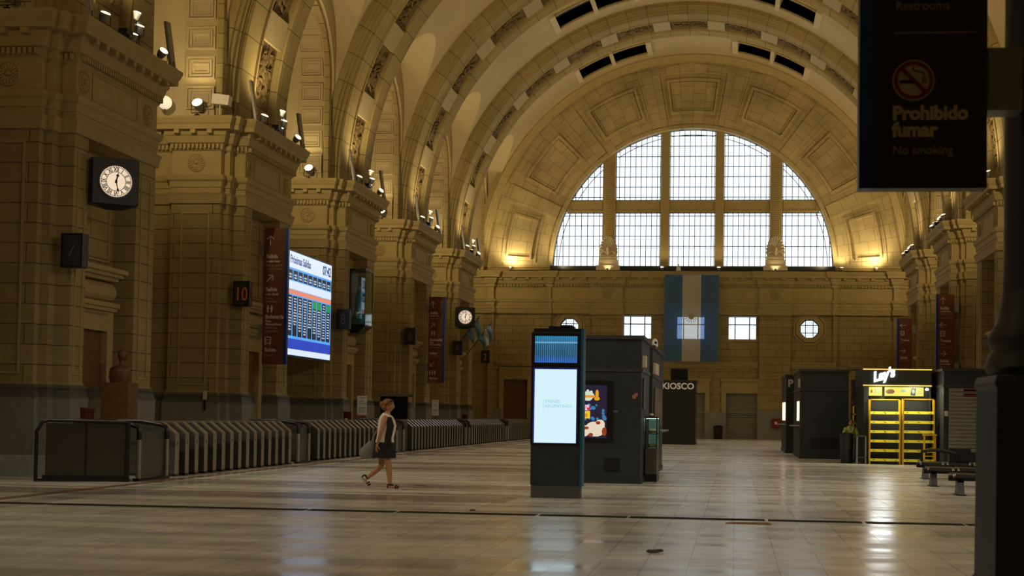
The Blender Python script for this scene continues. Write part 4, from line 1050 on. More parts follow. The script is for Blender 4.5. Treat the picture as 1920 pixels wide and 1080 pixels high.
M['fb'] = flagmat('sheer_blue_cloth', (.12, .27, .62)); M['fw'] = flagmat('sheer_white_cloth', (.82, .82, .80))
fo = empty('hanging_flag', (-2.87, 92.15, 5.0), 'huge blue and white striped flag hanging in front of the end wall', 'flag')
def fy(x, z): return .03*math.sin(x*3+z*.6)+.015*math.sin(x*7-z)
for nm, mt, a, b_ in (('blue_stripe', M['fb'], -1.76, -.60), ('white_stripe', M['fw'], -.60, .60), ('blue_stripe', M['fb'], .60, 1.76)):
    m = MB(); nx, nz_ = 12, 30
    m.loft([[(a+(b_-a)*i/nx+.0, fy(a+(b_-a)*i/nx, 5.6*j/nz_), 5.6*j/nz_) for i in range(nx+1)] for j in range(nz_+1)], caps=False, closed=False)
    m.build(nm, mt, fo, smooth=80)
m = MB(); m.tube([(-1.8, 0, 5.62), (1.8, 0, 5.62)], .03, 8); m.build('top_rod', M['grey'], fo)
m = MB(); m.lathe([(.20, .0), (.20, .006)], (0, -.09, 2.9), 24, RXX)
for i in range(16):
    a = 2*PI*i/16; m.cb((.34*math.sin(a), -.093, 2.9+.34*math.cos(a)), (.035, .004, .2), Matrix.Rotation(a, 3, 'Y'))
m.build('sun_emblem', mat('sun_emblem', (.5, .42, .25), .7), fo)
o = empty('ledge_speaker', (-3.75, 91.95+.4, 10.88), 'small pale cone-shaped fitting on the ledge above the flag', 'fitting'); MB().lathe([(.16, 0), (.12, .2), (.02, .45)], (0, 0, 0), 12).build('cone', M['white'], o, smooth=50)

# ---------------------------------------------------------------- totem
o = empty('screen_totem', (-3.0, 23.8, 0), 'tall dark totem with a bright white screen standing in the middle of the floor', 'totem')
m = MB(); m.bx(-.41, .42, .02, .34, 0, .22); m.build('base', M['totembase'], o)
m = MB(); m.bx(-.42, .41, 0, .36, .22, 2.80); m.build('body', M['dark'], o, bevel=.006)
MB().bx(.411, .455, -.01, .37, .20, 2.86).build('side_panel', M['teal'], o)
m = MB(); m.bx(-.40, .41, .02, .34, 2.80, 2.86); m.bx(-.15, .28, .05, .3, 2.86, 2.90); m.bx(.05, .25, .05, .3, 2.9, 2.92); m.build('top_cap', M['black'], o)
m = MB(); frame_on(m, (-.015, 0, 1.56), (1, 0, 0), .82, 1.34, .035, .012, (0, -1, 0)); frame_on(m, (-.02, 0, 2.51), (1, 0, 0), .82, .54, .04, .012, (0, -1, 0)); m.build('bezel', M['black'], o)
MB().bx(-.39, .36, -.006, -.001, .91, 2.20).build('screen_edge_glow', E('screen_rim', (.01, .03, .25), .5), o)
MB().bx(-.365, .345, -.010, -.006, .93, 2.17).build('screen', E('white_screen', (.68, .88, .96), 1.0), o)
t = text('screen_lettering', 'TRENES\nARGENTINOS', .075, (-.19, -.012, 1.60), FR, E('pale_cyan_text', (.35, .72, .88), .9), o, .001)
MB().bx(-.215, -.208, -.012, -.010, 1.48, 1.66).build('screen_mark', E('pale_cyan_text', (.35, .72, .88), .9), o)
def screen_img():
    m, nt, b = nmat('upper_screen'); tc = nt.nodes.new('ShaderNodeTexCoord'); sp = nt.nodes.new('ShaderNodeSeparateXYZ'); nt.links.new(tc.outputs['Object'], sp.inputs[0])
    w = nt.nodes.new('ShaderNodeTexWave'); w.inputs['Scale'].default_value = 9; w.inputs['Distortion'].default_value = 3; w.inputs['Detail'].default_value = 3; nt.links.new(tc.outputs['Object'], w.inputs['Vector'])
    cr = nt.nodes.new('ShaderNodeValToRGB'); cr.color_ramp.elements[0].color = (.004, .03, .09, 1); cr.color_ramp.elements[1].color = (.05, .17, .27, 1); nt.links.new(w.outputs['Fac'], cr.inputs[0])
    c2 = nt.nodes.new('ShaderNodeValToRGB'); c2.color_ramp.elements[0].position = .0; c2.color_ramp.elements[0].color = (.0, .02, .25, 1); c2.color_ramp.elements[1].position = 1; c2.color_ramp.elements[1].color = (.0, .10, .22, 1)
    e = c2.color_ramp.elements.new(.3); e.color = (0, 0, 0, 1); e = c2.color_ramp.elements.new(.72); e.color = (.0, .03, .06, 1); e = c2.color_ramp.elements.new(.76); e.color = (.14, .30, .42, 1); e = c2.color_ramp.elements.new(.82); e.color = (.0, .06, .14, 1)
    mr = nt.nodes.new('ShaderNodeMapRange'); mr.inputs[1].default_value = 2.30; mr.inputs[2].default_value = 2.72; nt.links.new(sp.outputs[2], mr.inputs[0]); nt.links.new(mr.outputs[0], c2.inputs[0])
    a = nt.nodes.new('ShaderNodeMix'); a.data_type = 'RGBA'; a.blend_type = 'ADD'; a.inputs[0].default_value = 1; nt.links.new(cr.outputs[0], a.inputs[6]); nt.links.new(c2.outputs[0], a.inputs[7])
    nt.links.new(a.outputs[2], b.inputs['Emission Color']); b.inputs['Emission Strength'].default_value = 1; b.inputs['Base Color'].default_value = (0, 0, 0, 1); return m
MB().bx(-.37, .355, -.006, -.001, 2.28, 2.73).build('upper_screen', screen_img(), o)

# ---------------------------------------------------------------- kiosks in the middle
def booth(name, x0, x1, y0, y1, h, label, cat='kiosk', band=2.35, par=None, cap=.05):
    o = empty(name, ((x0+x1)/2, y0, 0), label, cat); w = (x1-x0)/2; d = y1-y0
    m = MB(); m.bx(-w, w, 0, d, .02, h-.06); m.bx(-w-.02, w+.02, -.02, d+.02, 0, .12); m.build('body', M['dark'], o)
    m = MB(); m.bx(-w-cap, w+cap, -cap, d+cap, h-.08, h); m.build('roof_edge', M['dark2'], o)
    m = MB(); m.bx(-w-.025, w+.025, -.025, d+.025, band-.03, band+.03); m.build('band', M['dark2'], o)
    return o
M['dark2'] = mat('charcoal_trim', (.04, .042, .04), .45)
k1 = booth('kiosk', -4.1, -1.93, 29.4, 32.1, 3.07, 'charcoal kiosk with a lit food advert right behind the screen totem')
m = MB(); m.bx(-.35, .5, -.04, 0, .86, 2.12); m.build('screen_case', M['black'], k1)
c0 = (-2.69-.33, 0)   # advert panel left..right in kiosk coordinates
AX0, AX1, AZ0, AZ1 = -.28, .375, .93, 2.03
MB().bx(AX0, AX1, -.045, -.04, AZ0, AZ1).build('advert_screen', E('advert_dark', (.02, .015, .05), .6), k1)
m = MB(); rnd = random.Random(9)
for i in range(26):
    m.lathe([(rnd.uniform(.02, .045), 0), (.01, .004)], (rnd.uniform(AX0+.2, AX1-.04), -.046, rnd.uniform(1.3, 1.65)), 8, RXX)
m.build('advert_bokeh', E('advert_blue', (.05, .22, .5), .8), k1)
m = MB(); m.ell((.14, -.048, 1.12), (.21, .003, .16)); m.ell((-.1, -.048, 1.08), (.13, .003, .12)); m.ell((.24, -.048, 1.22), (.1, .003, .1)); m.build('advert_bread', E('advert_cream', (.85, .72, .55), .9), k1)
m = MB(); m.ell((.2, -.052, 1.25), (.05, .003, .035)); m.ell((-.05, -.052, 1.14), (.06, .003, .03)); m.ell((.33, -.052, 1.07), (.05, .003, .09)); m.ell((.05, -.052, 1.0), (.05, .003, .04)); m.build('advert_filling', E('advert_rust', (.35, .05, .01), .8), k1)
MB().bx(-.28, .02, -.050, -.046, 1.50, 1.62).build('advert_red_label', E('advert_red', (.75, .03, .02), .9), k1); MB().bx(-.28, .03, -.050, -.046, 1.34, 1.49).build('advert_yellow_label', E('advert_yellow', (.95, .65, .02), .9), k1)
text('advert_lettering', 'N DE', .07, (-.155, -.053, 1.568), FR, E('screen_white', (.72, .82, 1), 1), k1, .003); text('advert_lettering', 'RELLA', .075, (-.235, -.053, 1.508), FR, E('screen_white', (.72, .82, 1), 1), k1, .003)
text('advert_lettering', '00', .10, (-.12, -.053, 1.37), FR, E('advert_red', (.75, .03, .02), .9), k1, .002)
m = MB(); m.ell((-.02, -.05, 1.80), (.11, .003, .10)); [m.ell((-.02+.1*math.cos(a), -.05, 1.82+.08*math.sin(a)), (.03, .003, .04)) for a in (0, .8, 1.6, 2.4, 3.1)]; m.build('advert_badge', E('advert_pale', (.7, .8, .6), .9), k1)
MB().bx(-.16, .13, -.055, -.052, 1.77, 1.82).build('advert_badge_band', E('advert_orange', (.85, .35, .02), .9), k1)
m = MB(); m.ell((.17, -.05, 1.85), (.035, .003, .09)); m.ell((.17, -.05, 1.75), (.06, .003, .04)); m.build('advert_candle', E('advert_orange', (.85, .35, .02), .9), k1)
m = MB(); [m.bx(.33, .65, -.015, 0, .25+i*.05, .275+i*.05) for i in range(6)]; m.build('vent', M['black'], k1)
m = MB(); m.ell((.94, -.01, 1.80), (.05, .006, .06), None, 7, 4); m.ell((.98, -.01, 1.84), (.04, .006, .05), None, 6, 4); m.build('pink_sticker', mat('pink_sticker', (.35, .12, .12), .6), k1)
m = MB(); m.ell((.55, -.01, 1.49), (.06, .01, .03), None, 10, 6); m.build('small_logo_sticker', mat('violet_sticker', (.10, .08, .22), .4), k1)
m = MB(); m.bx(1.09, 1.11, .35, 1.1, 1.55, 2.2); m.build('side_opening', M['black'], k1)
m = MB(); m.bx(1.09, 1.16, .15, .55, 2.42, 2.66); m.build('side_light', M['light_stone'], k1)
k2 = booth('kiosk', -4.1, -1.93, 33.3, 38.2, 3.07, 'second charcoal kiosk standing behind the one with the food advert')
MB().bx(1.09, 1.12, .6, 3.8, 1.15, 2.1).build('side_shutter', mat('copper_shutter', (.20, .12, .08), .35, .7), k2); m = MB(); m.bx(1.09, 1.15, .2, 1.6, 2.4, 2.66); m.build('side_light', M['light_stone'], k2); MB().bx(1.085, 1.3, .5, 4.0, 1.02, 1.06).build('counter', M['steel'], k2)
o = empty('security_camera', (-1.93, 34.2, 3.07), 'small white dome camera on the corner of the second charcoal kiosk', 'camera'); MB().lathe([(.07, 0), (.08, .06), (.06, .16), (.02, .2)], (0, 0, 0), 16).build('dome', M['white'], o, smooth=60); MB().ell((.02, -.06, .1), (.035, .03, .035)).build('lens', M['black'], o, smooth=60)
o = empty('pastry_case', (-1.78, 30.5, 0), 'lit glass pastry case against the side of the charcoal kiosk', 'display case')
MB().bx(-.13, .13, 0, 1.0, .0, .16).build('base', M['black'], o); MB().bx(-.12, .12, .01, .99, .16, .70).build('lower_panel', M['steel_dark'], o)
m = MB()
for a in (-.12, .12):
    for b_ in (.01, .99): m.bx(a-.01, a+.01, b_-.01, b_+.01, .7, 1.38)
m.bx(-.13, .13, 0, 1, 1.36, 1.39); m.bx(-.12, .12, 0, 1, 1.02, 1.035); m.build('frame', M['blackm'], o)
m = MB(); m.bx(-.12, .12, .0, .006, .7, 1.36); m.bx(.12, .126, 0, 1, .7, 1.36); m.build('pane', M['glass'], o)
MB().bx(-.11, .11, .02, .98, 1.345, 1.36).build('strip_lamp', E('case_light', (.8, 1, .85), 2.2), o); MB().bx(-.115, .115, .95, .97, .7, 1.35).build('back_panel', E('case_back', (.12, .2, .15), .5), o)
rnd = random.Random(4); pr_ = None
for i in range(8):
    loc = (-1.78+rnd.uniform(-.05, .05), 30.58+.1*i, (.72 if i % 2 else 1.04))
    q = empty('pastry', loc, 'pastry on the %s shelf of the lit pastry case' % ('lower' if i % 2 else 'upper'), 'pastry', 'pastries on the %s shelf of the case' % ('lower' if i % 2 else 'upper')); MB().ell((0, 0, .045), (.05, .045, .045), None, 10, 6).build('crust', mat('pastry_crust', (.5, .32, .12), .6), q, smooth=60)
tag(MB().ell((-1.80, 30.75, 1.43), (.06, .09, .035)).build('paper_roll', M['light_stone'], smooth=60), 'crumpled pale paper on top of the pastry case', 'paper')
k3 = booth('kiosk', -3.75, -2.0, 72, 75, 3.25, 'dark KIOSCO booth far back left of the flag', band=2.66)
text('lettering', 'KIOSCO', .44, (-.82, -.04, 2.80), FR, mat('cream_lettering', (.62, .58, .45), .5, emis=(.6, .52, .38), es=.25), k3, .012, sx=1.0)
m = MB(); m.bx(-.4, .45, .6, 1.6, 3.25, 3.85); [m.bx(-.36, .41, .58, .6, 3.3+i*.08, 3.34+i*.08) for i in range(6)]; m.build('air_unit', M['black'], k3)

# ---------------------------------------------------------------- kiosks on the right
k4 = booth('kiosk', 2.28, 3.95, 50.6, 56.2, 3.14, 'tall charcoal kiosk with a glowing side strip right of the end wall shutters', band=2.42)
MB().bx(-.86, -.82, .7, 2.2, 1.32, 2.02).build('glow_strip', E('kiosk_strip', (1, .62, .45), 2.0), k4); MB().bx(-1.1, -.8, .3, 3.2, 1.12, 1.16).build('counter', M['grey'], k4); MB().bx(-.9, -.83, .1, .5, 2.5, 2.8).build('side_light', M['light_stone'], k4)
m = MB(); [m.bx(-.45, .5, -.012, 0, .35+i*.06, .375+i*.06) for i in range(7)]; m.build('vent', M['black'], k4)
k5 = booth('kiosk', 2.05, 3.6, 57.9, 63.5, 3.17, 'farther charcoal kiosk with a letter P behind the tall one', band=2.45)
text('lettering', 'P', .40, (-.72, -.03, 2.68), FR, M['signtext'], k5, .015); MB().bx(-.85, -.78, .9, 2.4, 1.32, 2.05).build('glow_strip', E('kiosk_strip', (1, .62, .45), 2.0), k5); MB().bx(-1.05, -.76, .3, 3.0, 1.12, 1.16).build('counter', M['grey'], k5)
# snack kiosk
k6 = empty('snack_kiosk', (5.1, 45.9, 0), 'black snack kiosk with a glowing white script logo and yellow shelves', 'kiosk')
m = MB(); m.bx(-1.02, 1.02, .35, 3.0, 0, 2.45); m.bx(-1.04, -.9, 0, 3.0, 0, 2.45); m.bx(.98, 1.04, .0, 3.0, 0, 2.45); m.build('body', M['dark'], k6)
MB().bx(-1.06, 1.06, 0, 3.0, 2.45, 3.02).build('fascia', M['dark2'], k6)
m = MB(); m.bx(-1.07, 1.07, -.015, .02, 2.985, 3.015); m.build('upper_light_strip', E('led_amber', (1, .62, .12), 1.5), k6)
m = MB(); m.bx(-1.07, 1.07, -.015, .02, 2.475, 2.505); m.build('lower_light_strip', E('led_amber', (1, .62, .12), 1.5), k6)
t = text('glowing_logo', "Lay's", .42, (-.74, -.03, 2.60), FR, E('logo_glow', (.85, .95, 1), 3.0), k6, .02, ext=.02, shear=.35, sx=.85)
t.rotation_euler = (PI/2, -.28, 0)
MB().bx(-.62, -.42, -.05, -.03, 2.93, 2.98, Matrix.Identity(4)).build('logo_red_ribbon', M['red'], k6)
light('AREA', 14, (4.6, 45.7, 2.75), None, (.85, .93, 1), aim=(0, -1, -.2), size=.6).name = 'logo_light'
for x0, x1 in ((-.88, -.47), (-.39, .82)):
    MB().bx(x0, x1, .02, .06, 2.16, 2.44).build('menu_panel', E('menu_yellow', (.95, .85, .12), .95), k6)
m = MB(); m.ell((-.22, .015, 2.30), (.14, .004, .08), None, 14, 6); m.build('menu_picture', E('menu_brown', (.35, .12, .04), .8), k6); m = MB(); m.ell((-.8, .015, 2.3), (.03, .004, .06), None, 8, 6); m.build('menu_picture', E('menu_brown', (.35, .12, .04), .8), k6)
m = MB(); m.cb((.50, .015, 2.30), (.15, .006, .24), Matrix.Rotation(.15, 3, 'Y')); m.build('menu_snack_bag', E('menu_green', (.03, .10, .05), .8), k6)
m = MB(); m.ell((.5, .008, 2.3), (.05, .004, .07), None, 8, 6); m.ell((.2, .015, 2.33), (.09, .004, .05), None, 8, 6); [m.bx(-.70+.09*i, -.66+.09*i, .012, .018, 2.24, 2.38) for i in range(2)]; m.bx(.62, .76, .012, .018, 2.24, 2.26); m.bx(.62, .74, .012, .018, 2.30, 2.32); m.build('menu_detail', E('menu_pale', (.6, .75, .5), .8), k6)
MB().ell((.93, .1, 2.38), (.05, .05, .04)).build('downlight', E('down_lamp', (1, .95, .85), 10), k6, smooth=60)
for xx in (-.45, .55): light('AREA', 22, (5.1+xx, 45.2, 2.47), None, (1, .88, .65), aim=(0, .12, -1), size=.35).name = 'shelf_light'
def rack(x, y, w, h, n, label):
    o = empty('display_rack', (x, y, 0), label, 'rack', 'yellow display racks'); d = .34
    m = MB()
    for a in (-w/2, w/2-.035):
        for b_ in (0, d-.03): m.bx(a, a+.035, b_, b_+.03, 0, h)
    m.bx(-w/2, w/2, 0, .03, h-.03, h); m.build('frame', M['yellow'], o)
    for i in range(n):
        z = .13+i*(h-.28)/(n)
        s = MB(); s.bx(-w/2+.03, w/2-.03, .02, d, z, z+.02); s.loft([[(a, .0, z-.03), (a, .02, z-.03), (a, .05, z+.055), (a, .03, z+.055)] for a in (-w/2+.035, w/2-.035)]); so = s.build('shelf', M['ylime'], o)
        q = MB(); q.cb((0, -.002, z+.015), (.08, .006, .018), Matrix.Rotation(.5, 3, 'Y')); q.cb((-w*.36, -.002, z+.015), (.07, .006, .014), Matrix.Rotation(-.3, 3, 'Y')); q.cb((w*.36, -.002, z+.015), (.07, .006, .014), Matrix.Rotation(-.3, 3, 'Y')); q.build('shelf_logo', M['black'], so)
    return o
rack(4.68, 45.45, .96, 2.05, 6, 'left of the two empty yellow display racks'); rack(5.70, 45.3, .98, 2.07, 6, 'right of the two empty yellow display racks')
o = empty('step_stool', (5.96, 44.75, 0), 'yellow metal stool in front of the right yellow rack', 'stool'); m = MB(); m.bx(-.2, .2, -.14, .14, .93, .98); m.build('seat', M['yellow'], o)
for a in (-.17, .17):
    for b_ in (-.11, .11): MB().tube([(a, b_, 0), (a*.95, b_, .93)], .016, 8).build('leg', M['yellow'], o)
m = MB(); m.tube([(-.17, -.11, .3), (.17, -.11, .3)], .012, 6); m.tube([(-.17, -.11, .5), (.17, .11, .58)], .012, 6); m.tube([(-.17, .11, .3), (.17, .11, .3)], .012, 6); m.build('rung', M['yellow'], o)
k7 = booth('shop_booth', 6.34, 9.0, 44.5, 49.5, 3.0, 'black shop with a closed roller shutter right of the yellow racks', band=2.46)
m = MB(); shutter(m, -1.18, .9, -.03, .45, 2.4, .11); m.build('roller_shutter', M['shutter'], k7)
m = MB(); m.bx(-.75, .9, -.075, -.06, 2.30, 2.38); m.bx(-.75, .9, -.075, -.06, 2.15, 2.23); m.build('red_strip', M['red'], k7)
MB().bx(-.95, -.2, -.075, -.06, .98, 1.0).build('light_streak', E('streak', (.6, .8, 1), 1.2), k7) if False else None
MB().bx(-1.56, -1.31, -.02, 0, 1.54, 1.72).build('notice', M['signtext'], k7) if False else MB().bx(-1.31, -1.2, -.02, 0, 1.54, 1.7).build('notice', M['signtext'], k7)
b = booth('back_shop', 3.95, 4.05, 49.5, 50.2, 2.5, 'x') if False else None
o = empty('food_counter', (3.95, 49.2, 0), 'dim counter with yellow shelving behind the man in the vest', 'counter')
m = MB(); m.bx(-.0, .9, .3, .4, 0, 2.2); m.bx(-.0, .95, -.1, .4, 2.2, 2.75); m.build('body', M['dark'], o)
m = MB(); [m.bx(.05, .75, .1, .3, z, z+.04) for z in (1.25, 1.55, 1.85)]; m.bx(.05, .09, .1, .3, 0, 2.1); m.bx(.71, .75, .1, .3, 0, 2.1); m.build('shelving', M['yellow'], o)
m = MB(); m.bx(.25, .5, .12, .25, 1.59, 1.75); m.bx(.3, .55, .12, .25, 1.29, 1.42); m.bx(.05, .35, .05, .2, 1.89, 2.15); m.build('stock', M['black'], o)
light('AREA', 3, (4.35, 48.9, 2.15), None, (1, .8, .4), aim=(0, .2, -1), size=.3).name = 'shelf_light'
def bin_(x, y, r, h, label, m_='black'):
    o = empty('waste_bin', (x, y, 0), label, 'bin'); MB().lathe([(r*.9, 0), (r, h*.9), (r*1.05, h*.92), (r*1.05, h)], (0, 0, 0), 24).build('body', M[m_], o, smooth=40); MB().lathe([(r*.8, h), (r*.7, h+.03), (r*.1, h+.04)], (0, 0, 0), 20).build('lid', M['blackm'], o, smooth=50)
bin_(3.56, 46.2, .21, .94, 'tall black cylindrical bin in front of the man in the yellow vest'); bin_(-1.08, 92.3, .3, .85, 'black bin against the end wall left of the roller shutter')
o = empty('chrome_stand', (3.98, 45.6, 0), 'grey metal cart beside the tall black bin', 'cart'); m = MB()
for a in (-.15, .12):
    for b_ in (-.1, .1): m.tube([(a, b_, 0), (a, b_, .9)], .018, 8)
m.build('frame', M['grey'], o); m = MB(); m.bx(-.17, .14, -.12, .12, .86, .9); m.bx(-.17, .14, -.12, .12, .2, .22); m.build('tray', M['steel_dark'], o)
# fire cabinet on the end wall
o = empty('fire_hose_cabinet', (2.62, 92.4, .8), 'red fire hose cabinet on the end wall by the kiosks', 'fire cabinet'); MB().bx(-.28, .28, 0, .25, 0, .56).build('box', M['red'], o, bevel=.02); MB().bx(-.09, .09, -.01, 0, .2, .38).build('white_symbol', M['white'], o); MB().tube([(.3, .05, .4), (.42, .1, .2), (.42, .1, -.78)], .03, 6).build('pipe', M['red'], o)
# benches
def bench(x, y, w, label, rz=0, back=False):
    o = empty('bench', (x, y, 0), label, 'bench', 'dark waiting benches', rz)
    for i in range(3 if w > 1.2 else 2):
        a = .05+i*.62; m = MB(); m.loft([[(a, -.05-.17*t, .43-.03*abs(t)+(.02 if abs(t) > .9 else 0)), (a+.55, -.05-.17*t, .43-.03*abs(t)), (a+.55, -.05-.17*t, .38-.03*abs(t)), (a, -.05-.17*t, .38-.03*abs(t))] for t in (-1.3, -1, -.4, .2, .8, 1.2, 1.5)]); m.build('seat', M['benchseat'], o, smooth=30)
        e = MB(); e.tube([(a+.02, -.33, .40), (a+.02, -.36, .36)], .03, 8); e.tube([(a+.53, -.33, .40), (a+.53, -.36, .36)], .03, 8); e.build('chrome_end', M['chrome'], o, smooth=60)
    m = MB(); m.bx(0, w, -.1, .0, .27, .37); m.build('beam', M['black'], o)
    for a in (.15, w-.25):
        m = MB(); m.loft([[(a, -.25, .02), (a+.12, -.25, .02), (a+.12, .18, .02), (a, .18, .02)], [(a+.0, -.14, .3), (a+.12, -.14, .3), (a+.12, .05, .3), (a, .05, .3)]]); m.bx(a-.03, a+.15, -.3, .22, 0, .02); m.build('leg', M['black'], o)
    return o
M['benchseat'] = mat('bench_seat', (.035, .032, .03), .25)
bench(4.02, 31.2, 1.95, 'dark perforated bench nearest the yellow racks'); bench(4.02, 27.6, 1.3, 'nearest dark bench beside the foreground column', 0); 
o = bench(4.35, 35.0, 1.3, 'farther dark bench with arm rests behind the nearer two benches', 0)
m = MB(); m.tube([(.1, -.2, .42), (.1, -.2, .66), (.5, -.15, .70), (.9, -.2, .62), (.95, -.2, .42)], .04, 8); m.bx(.75, 1.25, -.2, .1, .42, .74); m.build('arm_rest', M['black'], o, smooth=40)
m = MB(); m.bx(.8, .95, -.21, .08, .742, .75); m.bx(1.0, 1.15, -.21, .08, .742, .75); m.build('arm_top', M['chrome'], o)
# litter
o = MB(); o.loft([[(-.3, -.05, .0), (.3, -.12, .0), (.26, .1, .0), (-.22, .12, .0)], [(-.3, -.05, .012), (.3, -.12, .012), (.26, .1, .02), (-.22, .12, .012)]]); o = o.build('cardboard_piece', mat('cardboard', (.30, .16, .07), .8)); o.location = (.19, 19.0, 0); tag(o, 'flat brown piece of cardboard lying on the floor', 'cardboard')
o = MB().ell((0, 0, .02), (.08, .05, .02), None, 7, 4).ell((.06, .02, .025), (.05, .04, .02), None, 6, 4).build('crumpled_leaf', mat('leaf_brown', (.10, .06, .03), .8)); o.location = (-.82, 14.64, 0); tag(o, 'dark crumpled leaf on the floor in the foreground', 'leaf')
o = MB().ell((0, 0, .01), (.05, .03, .012), None, 7, 4).build('paper_scrap', mat('scrap_red', (.12, .03, .02), .8)); o.location = (-3.75, 20.3, 0); tag(o, 'tiny dark scrap on the floor left of the totem', 'scrap')
o = MB().bx(-.11, .11, -.02, .02, 0, .012).build('flat_stick', M['wood']); o.location = (-5.98, 26.9, 0); tag(o, 'thin dark strip on the floor behind the walking woman', 'strip')

# ---------------------------------------------------------------- people
def skin_mesh(pts, edges, root, lv=2):
    names = list(pts); me = bpy.data.meshes.new('s'); me.from_pydata([pts[n][0] for n in names], [(names.index(a), names.index(b)) for a, b in edges], [])
    o = bpy.data.objects.new('s', me); COL.objects.link(o); mo = o.modifiers.new('s', 'SKIN'); mo.use_smooth_shade = True
    for i, n in enumerate(names):
        sv = me.skin_vertices[0].data[i]; r = pts[n][1]; sv.radius = r if isinstance(r, tuple) else (r, r); sv.use_root = (n == root)
    if lv: u = o.modifiers.new('u', 'SUBSURF'); u.levels = lv
    bpy.context.view_layer.update()
    out = bpy.data.meshes.new_from_object(o.evaluated_get(bpy.context.evaluated_depsgraph_get())); bpy.data.objects.remove(o)
    return [tuple(v.co) for v in out.vertices], [tuple(p.vertices) for p in out.polygons]
def hand_chains(mb, wr, pd, fd, side, sc=1.0, curl=.5):
    """palm and five fingers: wrist, finger direction fd, palm normal pd"""
    wr = Vector(wr); f = Vector(fd).normalized(); p = Vector(pd).normalized(); s = f.cross(p).normalized()*side
    palm = wr+f*.05*sc
    v, fc = skin_mesh({'a': (wr-f*.02, .024*sc), 'b': (palm, (.034*sc, .018*sc)), 'c': (wr+f*.085*sc, (.034*sc, .015*sc))}, [('a', 'b'), ('b', 'c')], 'a', 1); mb.add(v, fc)
    for i, L_ in enumerate((.066, .076, .070, .055)):
        base = wr+f*.078*sc+s*(.026-.0175*i)*sc; P_ = {}; q = base; d = f.copy(); P_['0'] = (base-f*.012, .0085*sc)
        for j in range(3):
            d = (d+p*curl*(.25+.3*j)).normalized(); q = q+d*L_*sc*(.42, .33, .25)[j]; P_[str(j+1)] = (q, (.0085-.001*j)*sc)
        v, fc = skin_mesh(P_, [('0', '1'), ('1', '2'), ('2', '3')], '0', 1); mb.add(v, fc)
    b0 = wr+f*.03*sc+s*.03*sc; P_ = {'0': (b0-s*.012, .011*sc), '1': (b0+s*.022*sc+f*.02*sc+p*.01, .0105*sc), '2': (b0+s*.03*sc+f*.048*sc+p*.02, .009*sc), '3': (b0+s*.028*sc+f*.066*sc+p*.026, .008*sc)}
    v, fc = skin_mesh(P_, [('0', '1'), ('1', '2'), ('2', '3')], '0', 1); mb.add(v, fc)
def head_mesh(mb, c, R, sc=1.0):
    """face looks along local +X"""
    rings = []; n = 22
    for i in range(1, 16):
        t = PI*i/16; z = math.cos(t)*.118
        w = math.sin(t)
        rg = []
        for k in range(n):
            a = 2*PI*k/n; ca, sa = math.cos(a), math.sin(a)
            rx, ry = .098*w, .076*w
            if z < -.02:
                q = min(1, (-z-.02)/.1); ry *= 1-.35*q; rx *= 1-.22*q
            x, y = rx*ca, ry*sa
            if ca > .85 and -.035 < z < .03: x += .020*(1-abs(sa)*2)*(1-abs(z+.012)/.045)   # nose
            if ca > .7 and .012 < z < .03 and .2 < abs(sa) < .55: x -= .006                   # eye sockets
            if ca > .8 and -.075 < z < -.05: x += .006                                        # lips
            if ca > .75 and z < -.085: x += .010                                              # chin
            if ca < -.2 and z < -.05: x += .012
            rg.append(Vector(c)+R @ (Vector((x, y, z))*sc))
        rings.append(rg)
    mb.loft(rings)
    for sy in (-1, 1): mb.ell(Vector(c)+R @ Vector((-.008, sy*.075, -.01))*sc, (.016*sc, .010*sc, .028*sc), R, 8, 6)
SKIN = mat('tanned_skin', (.43, .195, .095), .5, noise=.06); SKINM = mat('skin', (.38, .20, .12), .55, noise=.06)
WOM = (-6.33, 25.3)
w_ = empty('person', (WOM[0], WOM[1], 0), 'walking woman in a white and black sleeveless top and short black skirt', 'person')
V = Vector
P_ = {'pelvis': (V((.02, 0, .86)), (.13, .12)), 'waist': (V((.045, 0, 1.0)), (.115, .12)), 'chest': (V((.05, 0, 1.17)), (.125, .13)), 'ubust': (V((.045, 0, 1.29)), (.09, .12)), 'neck': (V((.05, 0, 1.37)), .052), 'neck2': (V((.075, 0, 1.45)), .05),
      'shR': (V((.055, -.16, 1.30)), .055), 'elR': (V((.005, -.235, 1.03)), .04), 'wrR': (V((-.065, -.20, .82)), .027),
      'shL': (V((.045, .16, 1.30)), .055), 'elL': (V((-.02, .22, 1.05)), .04), 'wrL': (V((-.02, .21, .84)), .027),
      'hipR': (V((.07, -.08, .82)), .10), 'thR': (V((.085, -.085, .60)), .075), 'knR': (V((.125, -.085, .42)), .056), 'caR': (V((.135, -.085, .30)), .056), 'anR': (V((.155, -.085, .09)), .034),
      'hipL': (V((-.02, .08, .82)), .10), 'thL': (V((-.04, .09, .60)), .08), 'knL': (V((-.055, .09, .43)), .058), 'caL': (V((-.15, .09, .34)), .056), 'anL': (V((-.335, .085, .185)), .034)}
E_ = [('pelvis', 'waist'), ('waist', 'chest'), ('chest', 'ubust'), ('ubust', 'neck'), ('neck', 'neck2'), ('ubust', 'shR'), ('shR', 'elR'), ('elR', 'wrR'), ('ubust', 'shL'), ('shL', 'elL'), ('elL', 'wrL'),
      ('pelvis', 'hipR'), ('hipR', 'thR'), ('thR', 'knR'), ('knR', 'caR'), ('caR', 'anR'), ('pelvis', 'hipL'), ('hipL', 'thL'), ('thL', 'knL'), ('knL', 'caL'), ('caL', 'anL')]
m = MB(); v, f = skin_mesh(P_, E_, 'pelvis'); m.add(v, f)
RH = Matrix.Rotation(math.radians(4), 3, 'Y'); head_mesh(m, (.085, 0, 1.52), RH, .98)
